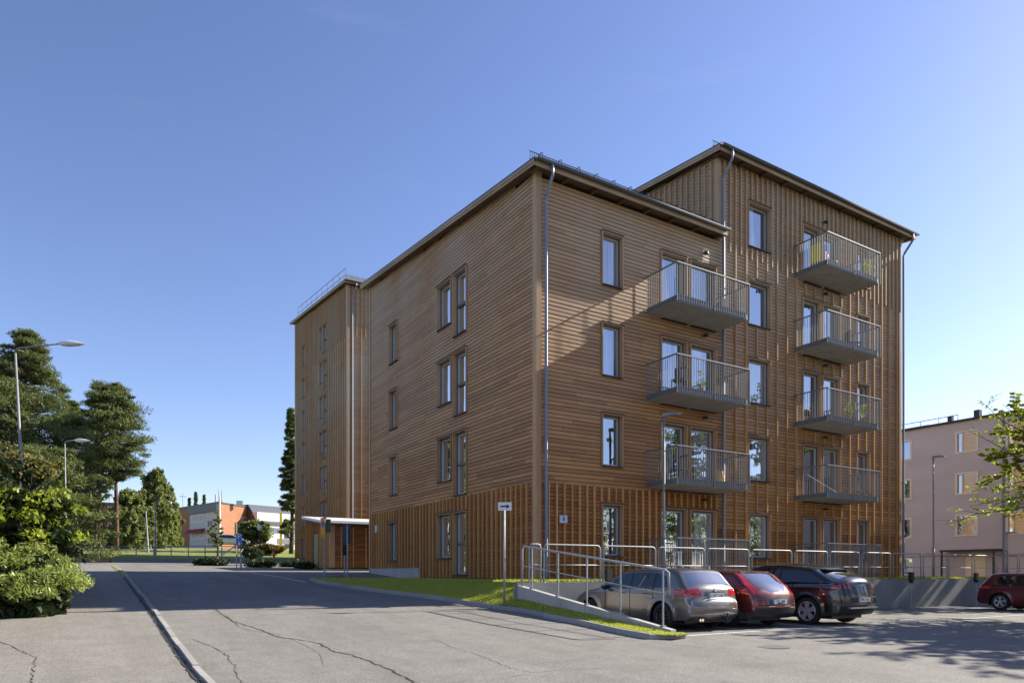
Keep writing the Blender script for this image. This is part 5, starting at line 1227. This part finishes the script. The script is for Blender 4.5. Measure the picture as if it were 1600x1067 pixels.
def x_grey(o, lb):
    t = MB(); t.tube([(-.30, .20, 1.11), (0, .14, 1.09), (.12, .12, 1.06)], .02, 6); lb(t, 'rear_wiper', M['black'])
    t = MB(); t.tube([(-.3, -.055, .755), (.3, -.055, .755)], .012, 6); lb(t, 'chrome_strip', M['chrome'])
    t = MB(); t.lathe((0, .0, 0), [(0, 0)], 3) if False else t.tube([(0, .105, .965), (0, -.0, .965)], .036, 14); lb(t, 'badge', M['chrome'])
    for x in (-.5, -.58): t = MB(); t.tube([(x, .15, .26), (x, -.07, .27)], .035, 10); lb(t, 'exhaust', M['chrome'])
    t = MB(); t.tube([(.2, .2, .3), (.2, -.17, .3), (.2, -.18, .43)], .025, 8); lb(t, 'tow_bar', M['dark'])
    t = MB(); t.box((-.5, -.128, .40), (.5, .0, .415)); lb(t, 'bumper_strip', M['chrome'])
    for s in (-1, 1): t = MB(); t.tube([(s*.56, .95, 1.41), (s*.58, 1.1, 1.445), (s*.58, 2.2, 1.44), (s*.56, 2.4, 1.39)], .016, 6); lb(t, 'roof_rail', M['black'])
    for s in (-1, 1):
        for yy in (1.35, 2.2): t = MB(); t.tube([(s*.915, yy, .86), (s*.93, yy+.1, .865), (s*.915, yy+.2, .86)], .014, 6); lb(t, 'door_handle', M['body_grey'])
M['body_grey'] = paint('warm_grey_car_paint', (.165, .15, .138), .7, .3)
grey = dict(L=4.53, W=1.82, H=1.42, belt=.98, r=.325, wheels=(.88, 3.64), spokes=10, sw=.014, rim=M['darkrim'], reg='CWT 533', plate=(.835, -.02), mirror=(2.92, 1.0),
    top=[(0, .52), (.0, .64), (.05, .70), (.09, .74), (.11, .93), (.14, 1.0), (.2, 1.03), (.50, 1.40), (.58, 1.44), (1.0, 1.47), (1.8, 1.465), (2.3, 1.44), (2.5, 1.40), (3.25, 1.0), (3.4, .96), (4.0, .86), (4.35, .74), (4.5, .62), (4.53, .5)],
    bot=[(0, .52), (.03, .36), (.14, .26), (.5, .24), (.6, .2), (4, .2), (4.3, .22), (4.5, .34), (4.53, .5)], bulge=([0, .3, .7, 3, 3.5, 4.2, 4.53], [.12, .08, .03, .03, .04, .12, .2]),
    side=s_grey, topk=t_grey, extra=x_grey, mats=dict(body=M['body_grey'], side_window=M['carglass'], rear_window=M['rearglass'], windscreen=M['carglass'], taillight=M['tail'], bumper=M['body_grey'], door_gap=M['black'], window_pillar=M['black'], plate_recess=M['dark'], underbody=M['black']))
def cz_(u, v): return gz(u, v)+.004
car('silver grey estate car with tow bar parked nearest behind the ramp railing', grey, (.86, -6.40, cz_(.7, -5)), R(0))
# --- dark red hatchback
dlo2 = [(.85, 1.02), (1.0, 1.26), (1.5, 1.34), (2.1, 1.33), (2.9, 1.0), (2.2, .98), (1.4, .99)]
def s_red(y, z, s):
    if inpoly(y, z, dlo2): return ('side_window.%d%d' % (s, y > 1.55) if not (1.5 < y < 1.6) else 'window_pillar.%d' % s)
    yl = np.interp(z, [.86, 1.0, 1.1, 1.38], [.05, .14, .30, .66])
    if z > .83 and z < 1.0 and y < .34+.2*(z-.83): return 'taillight.'+str(s)
    if 1.0 <= z < 1.38 and y < yl+.06: return 'taillight.'+str(s)
    if z < .40 or any(abs(math.hypot(y-wy, z-.33)-.40) < .035 for wy in (.83, 3.47)): return 'cladding'
    if abs(y-1.62) < .013 and z < 1.0: return 'door_gap.%d' % s
    return 'body'
def t_red(y, z, x):
    if y < .9 and .84 < z < 1.35:
        wq = np.interp(z, [.84, .90, 1.0, 1.35], [.30, .40, .52, .56])
        if abs(x) < wq: return 'rear_window'
        if z > .86 and abs(x) > np.interp(z, [.86, .98, 1.03, 1.35], [.60, .58, .625, .62]): return 'taillight.'+('1' if x > 0 else '-1')
    if 2.35 < y < 3.1 and z > 1.0 and abs(x) < .62: return 'windscreen'
    if y < .3 and .60 < z < .735 and abs(x) < .40: return 'plate_recess'
    if y < .3 and z < .40: return 'cladding'
    if y < .3 and abs(z-.575) < .012: return 'door_gap'
    return 'body'
M['body_red'] = paint('dark_red_car_paint', (.16, .028, .026), .55, .3)
def x_red(o, lb):
    t = MB(); t.tube([(-.3, .04, .93), (.1, .0, .90), (.2, .0, .89)], .024, 6); lb(t, 'rear_wiper', M['black'])
    t = MB(); t.box((-.55, .66, 1.385), (.55, .80, 1.42)); lb(t, 'spoiler', M['body_red'])
    for s in (-1, 1): t = MB(); t.box((s*.56-.05, .04, .80), (s*.56+.05, .06, .85)); lb(t, 'reversing_lamp', M['tailclear'])
    t = MB(); t.box((-.42, -.125, .545), (.42, -.02, .56)); lb(t, 'bumper_strip', M['chrome'])
red = dict(L=4.25, W=1.78, H=1.44, belt=.99, r=.33, wheels=(.83, 3.47), spokes=9, sw=.016, double=True, rim=M['rim'], reg='TJZ 408', plate=(.665, -.115), mirror=(2.85, 1.02),
    top=[(0, .52), (.0, .66), (.03, .78), (.08, .86), (.20, 1.0), (.62, 1.36), (.72, 1.40), (1.4, 1.445), (2.0, 1.44), (2.4, 1.38), (3.1, 1.0), (3.3, .95), (3.9, .84), (4.1, .72), (4.22, .6), (4.25, .5)],
    bot=[(0, .52), (.03, .34), (.14, .24), (.6, .2), (3.9, .2), (4.1, .24), (4.22, .36), (4.25, .5)], bulge=([0, .3, .7, 3, 3.5, 4.0, 4.25], [.13, .10, .04, .03, .04, .12, .2]),
    side=s_red, topk=t_red, extra=x_red, mats=dict(body=M['body_red'], side_window=M['carglass'], rear_window=M['rearglass'], windscreen=M['carglass'], taillight=M['tail'], bumper=M['black'], cladding=mat('grey_cladding', (.03, .03, .032), .6), door_gap=M['black'], window_pillar=M['black'], plate_recess=M['dark'], underbody=M['black'], mirror=M['body_red']))
car('dark red hatchback with tall red tail lamps parked between the silver and the dark car', red, (2.93, -6.5, cz_(2.9, -5)), R(0))
# --- dark grey crossover coupe
dlo3 = [(1.0, 1.24), (1.35, 1.43), (2.0, 1.53), (2.6, 1.51), (3.4, 1.16), (2.7, 1.09), (1.6, 1.14)]
def s_blk(y, z, s):
    if inpoly(y, z, dlo3): return ('side_window.%d%d' % (s, (y > 1.8)+(y > 2.53)) if not (1.75 < y < 1.83 or 2.5 < y < 2.56) else 'window_pillar.%d%d' % (s, y > 2))
    if y < .22 and .98 < z < 1.08: return 'taillight.'+str(s)
    if z < .36 or any(0 < math.hypot(y-wy, z-.365)-.42 < .06 for wy in (.93, 3.92)): return 'cladding'
    if y < .55 and .52 < z < .60 and y > .40: return 'side_marker.%d' % s
    for yd in (1.5, 2.53):
        if abs(y-yd) < .013 and z < 1.1 and z > .36: return 'door_gap.%d%d' % (s, int(yd*100))
    return 'body'
def t_blk(y, z, x):
    if .15 < y < .8 and 1.19 < z < 1.43 and abs(x) < .60: return 'rear_window'
    if y < .3 and .97 < z < 1.09 and abs(x) > .48:
        return 'taillight.'+('1' if x > 0 else '-1') if int((abs(x)-.48)*100) % 12 < 7 else 'lamp_gap'
    if 2.75 < y < 3.6 and z > 1.13 and abs(x) < .66: return 'windscreen'
    if 1.3 < y < 2.7 and abs(x) < .5: return 'sunroof'
    if y < .3 and .62 < z < .76 and abs(x) < .52: return 'plate_recess'
    if y < .3 and z < .40: return 'cladding'
    return 'body'
M['body_black'] = paint('near_black_car_paint', (.022, .024, .030), .6, .25)
def x_blk(o, lb):
    t = MB(); t.tube([(.0, .24, 1.27), (.22, .16, 1.23), (.3, .14, 1.22)], .018, 6); lb(t, 'rear_wiper', M['black'])
    t = MB(); t.box((-.58, .56, 1.475), (.58, .95, 1.51)); lb(t, 'spoiler', M['black'])
    t = MB(); t.lathe((0, 1.55, 1.6), [(.05, 0), (.04, .05), (0, .07)], 8); lb(t, 'aerial_fin', M['black'])
    t = MB(); t.box((-.6, -.155, .46), (.6, -.02, .50)); lb(t, 'bumper_strip', mat('silver_trim', (.33, .33, .33), .35, .6))
blk = dict(L=4.71, W=1.88, H=1.63, belt=1.13, r=.37, wheels=(.93, 3.92), spokes=5, sw=.04, double=True, rim=M['rim'], rimf=.72, reg='MPU 92E', plate=(.69, -.15), mirror=(3.1, 1.12), gap=.06, tr=.13,
    top=[(0, .55), (.0, .82), (.03, .95), (.05, 1.09), (.10, 1.14), (.22, 1.18), (.70, 1.44), (.82, 1.51), (1.3, 1.58), (1.9, 1.635), (2.5, 1.63), (2.85, 1.55), (3.55, 1.16), (3.8, 1.08), (4.3, .96), (4.6, .8), (4.7, .65), (4.71, .5)],
    bot=[(0, .55), (.04, .40), (.16, .28), (.6, .24), (4.2, .24), (4.5, .28), (4.68, .38), (4.71, .5)], bulge=([0, .3, .7, 3, 3.8, 4.4, 4.71], [.16, .12, .05, .04, .05, .14, .2]),
    side=s_blk, topk=t_blk, extra=x_blk, mats=dict(body=M['body_black'], side_window=M['carglass'], rear_window=M['rearglass'], windscreen=M['carglass'], sunroof=M['carglass'], taillight=M['tail'], side_marker=M['signyellow'], lamp_gap=M['black'], bumper=M['black'], cladding=M['black'], door_gap=M['black'], window_pillar=M['black'], plate_recess=M['black'], underbody=M['black'], mirror=M['body_black']))
car('near-black crossover coupe with sloping rear parked at the end of the row of three', blk, (5.70, -6.98, cz_(5.7, -5)), R(0))
# --- far red estate, side on
M['body_red2'] = paint('maroon_car_paint', (.13, .012, .018), .5, .3)
red2 = dict(grey); red2 = dict(grey, rim=M['rim'], reg='KLR 274', spokes=5, double=True, sw=.018, mats=dict(grey['mats'], body=M['body_red2'], bumper=M['body_red2']))
def x_r2(o, lb):
    t = MB(); t.tube([(0, 1.0, 1.44), (0, .8, 1.5)], .02, 6); lb(t, 'aerial_fin', M['black'])
red2['extra'] = x_r2
p = G(1562, 953); car('maroon estate car seen side on at the right edge by the wall', red2, (p.x+.9, p.y+.88, gz(p.x, p.y)+.004), R(180))
# parked car far away behind the fence
p = at(352, 860, 92); g = gz(p.x, p.y); sil = dict(grey, mats=dict(grey['mats'], body=paint('far_silver_paint', (.45, .47, .5), .5, .3), bumper=M['body_grey']))
car('pale silver car parked on the bank behind the far mesh fence', sil, (p.x-1.5, p.y, g+.5), R(-100))
# manhole
p = G(1208, 1010); t = MB(); t.lathe((p.x, p.y, p.z), [(.0, .006), (.30, .006), (.33, .004), (.33, -.05)], 28); tag(t.build('manhole_cover', mat('cast_iron', (.115, .11, .10), .8, .2)), 'round iron manhole cover in the asphalt before the parked cars', 'manhole cover')

# ------------------------------------------------------------------ things on the balconies
def chair(loc, rz, m_, label, name='garden_chair', group='balcony furniture'):
    o = thing(name, label, 'chair', loc, group); o.rotation_euler = (0, 0, rz)
    def lb(t, n): c = t.build(n, m_, None); c.parent = o
    t = MB(); t.box((-.22, -.22, .42), (.22, .22, .45)); lb(t, 'seat')
    for i in range(4): t = MB(); t.box((-.21+.11*i, .2, .46), (-.16+.11*i, .225, .88)); lb(t, 'back_slat')
    t = MB(); t.box((-.22, .198, .88), (.22, .23, .93)); lb(t, 'top_rail')
    for x in (-.2, .2):
        for y in (-.2, .2): t = MB(); t.box((x-.018, y-.018, 0), (x+.018, y+.018, .42)); lb(t, 'leg')
    return o
tan = mat('orange_wood', (.45, .22, .10), .6); yel = mat('yellow_fabric', (.55, .50, .06), .8); blk_ = M['black']; wht = M['white']
fz = [13.13-1.25+.175, 10.12-1.075, 7.12-1.075, 4.15-1.075]; gz_f = [10.11-1.075, 7.12-1.075, 4.14-1.075]
chair((13.9, -.75, fz[0]), R(20), tan, 'light wood chair on the top balcony beside the yellow cushion'); chair((14.9, -.7, fz[0]), R(-30), tan, 'second light wood chair on the top balcony')
chair((15.2, -.8, fz[1]), R(60), blk_, 'black chair on the balcony below the top one'); chair((5.2, -.9, gz_f[1]), R(-60), blk_, 'black chair on the middle lower balcony'); chair((5.3, -.8, gz_f[2]), R(-90), blk_, 'black chair on the lowest of the lower balconies')
chair((5.5, -.75, -.2), R(0), wht, 'white chair on the ground terrace nearer the corner'); chair((6.4, -.75, -.2), R(10), wht, 'white chair on the ground terrace by the door')
t = MB(); t.box((13.05, -.75, fz[0]+.4), (13.1, -.3, fz[0]+1.1)); tag(t.build('cushion', yel), 'yellow green cushion leaning on the top balcony', 'cushion')
def pot(u, v, z, h, label, seed, m_='bright'):
    o = thing('potted_plant', label, 'plant', (u, v, z), 'potted plants on the balconies'); t = MB(); t.lathe((u, v, z), [(0, 0), (.09, 0), (.12, .2), (.0, .2)], 12); t.build('pot', tan, o)
    rg = np.random.default_rng(seed); C_ = np.array([[u+rg.normal()*.07, v+rg.normal()*.07, z+.25+rg.random()*h] for _ in range(8)]); V_, tn = cloud(C_, np.full((8, 3), .11), 26, .07, .5, rg); rawmesh('leaves', V_, 4, M[m_], tn, o)
for i, (u, lb_) in enumerate(((14.05, 'leafy potted plant at the left of the flower balcony'), (14.5, 'potted plant in the middle of the flower balcony'), (15.1, 'tallest potted plant on the flower balcony'))): pot(u, -1.3, fz[2], .4+.1*i, lb_, 200+i)
pot(15.5, -1.25, fz[0], .5, 'trailing plant at the right end of the top balcony', 210); pot(5.9, -1.2, gz_f[1], .5, 'thin plant with pale flowers on the middle lower balcony', 211, 'birch')
M['lantern'] = mat('straw', (.6, .36, .12), .8)
t = MB(); t.lathe((7.2, -.9, gz_f[2]), [(0, 0), (.13, 0), (.15, .25), (.1, .5), (0, .5)], 14); tag(t.build('basket', M['lantern']), 'tall straw basket on the lowest of the lower balconies', 'basket')
t = MB(); t.tube([(13.05, -.2, fz[3]+.9), (13.9, -1.1, fz[3]+.05)], .02, 6); tag(t.build('folded_parasol', wht), 'white folded pole leaning on the lowest balcony of the tall part', 'parasol')
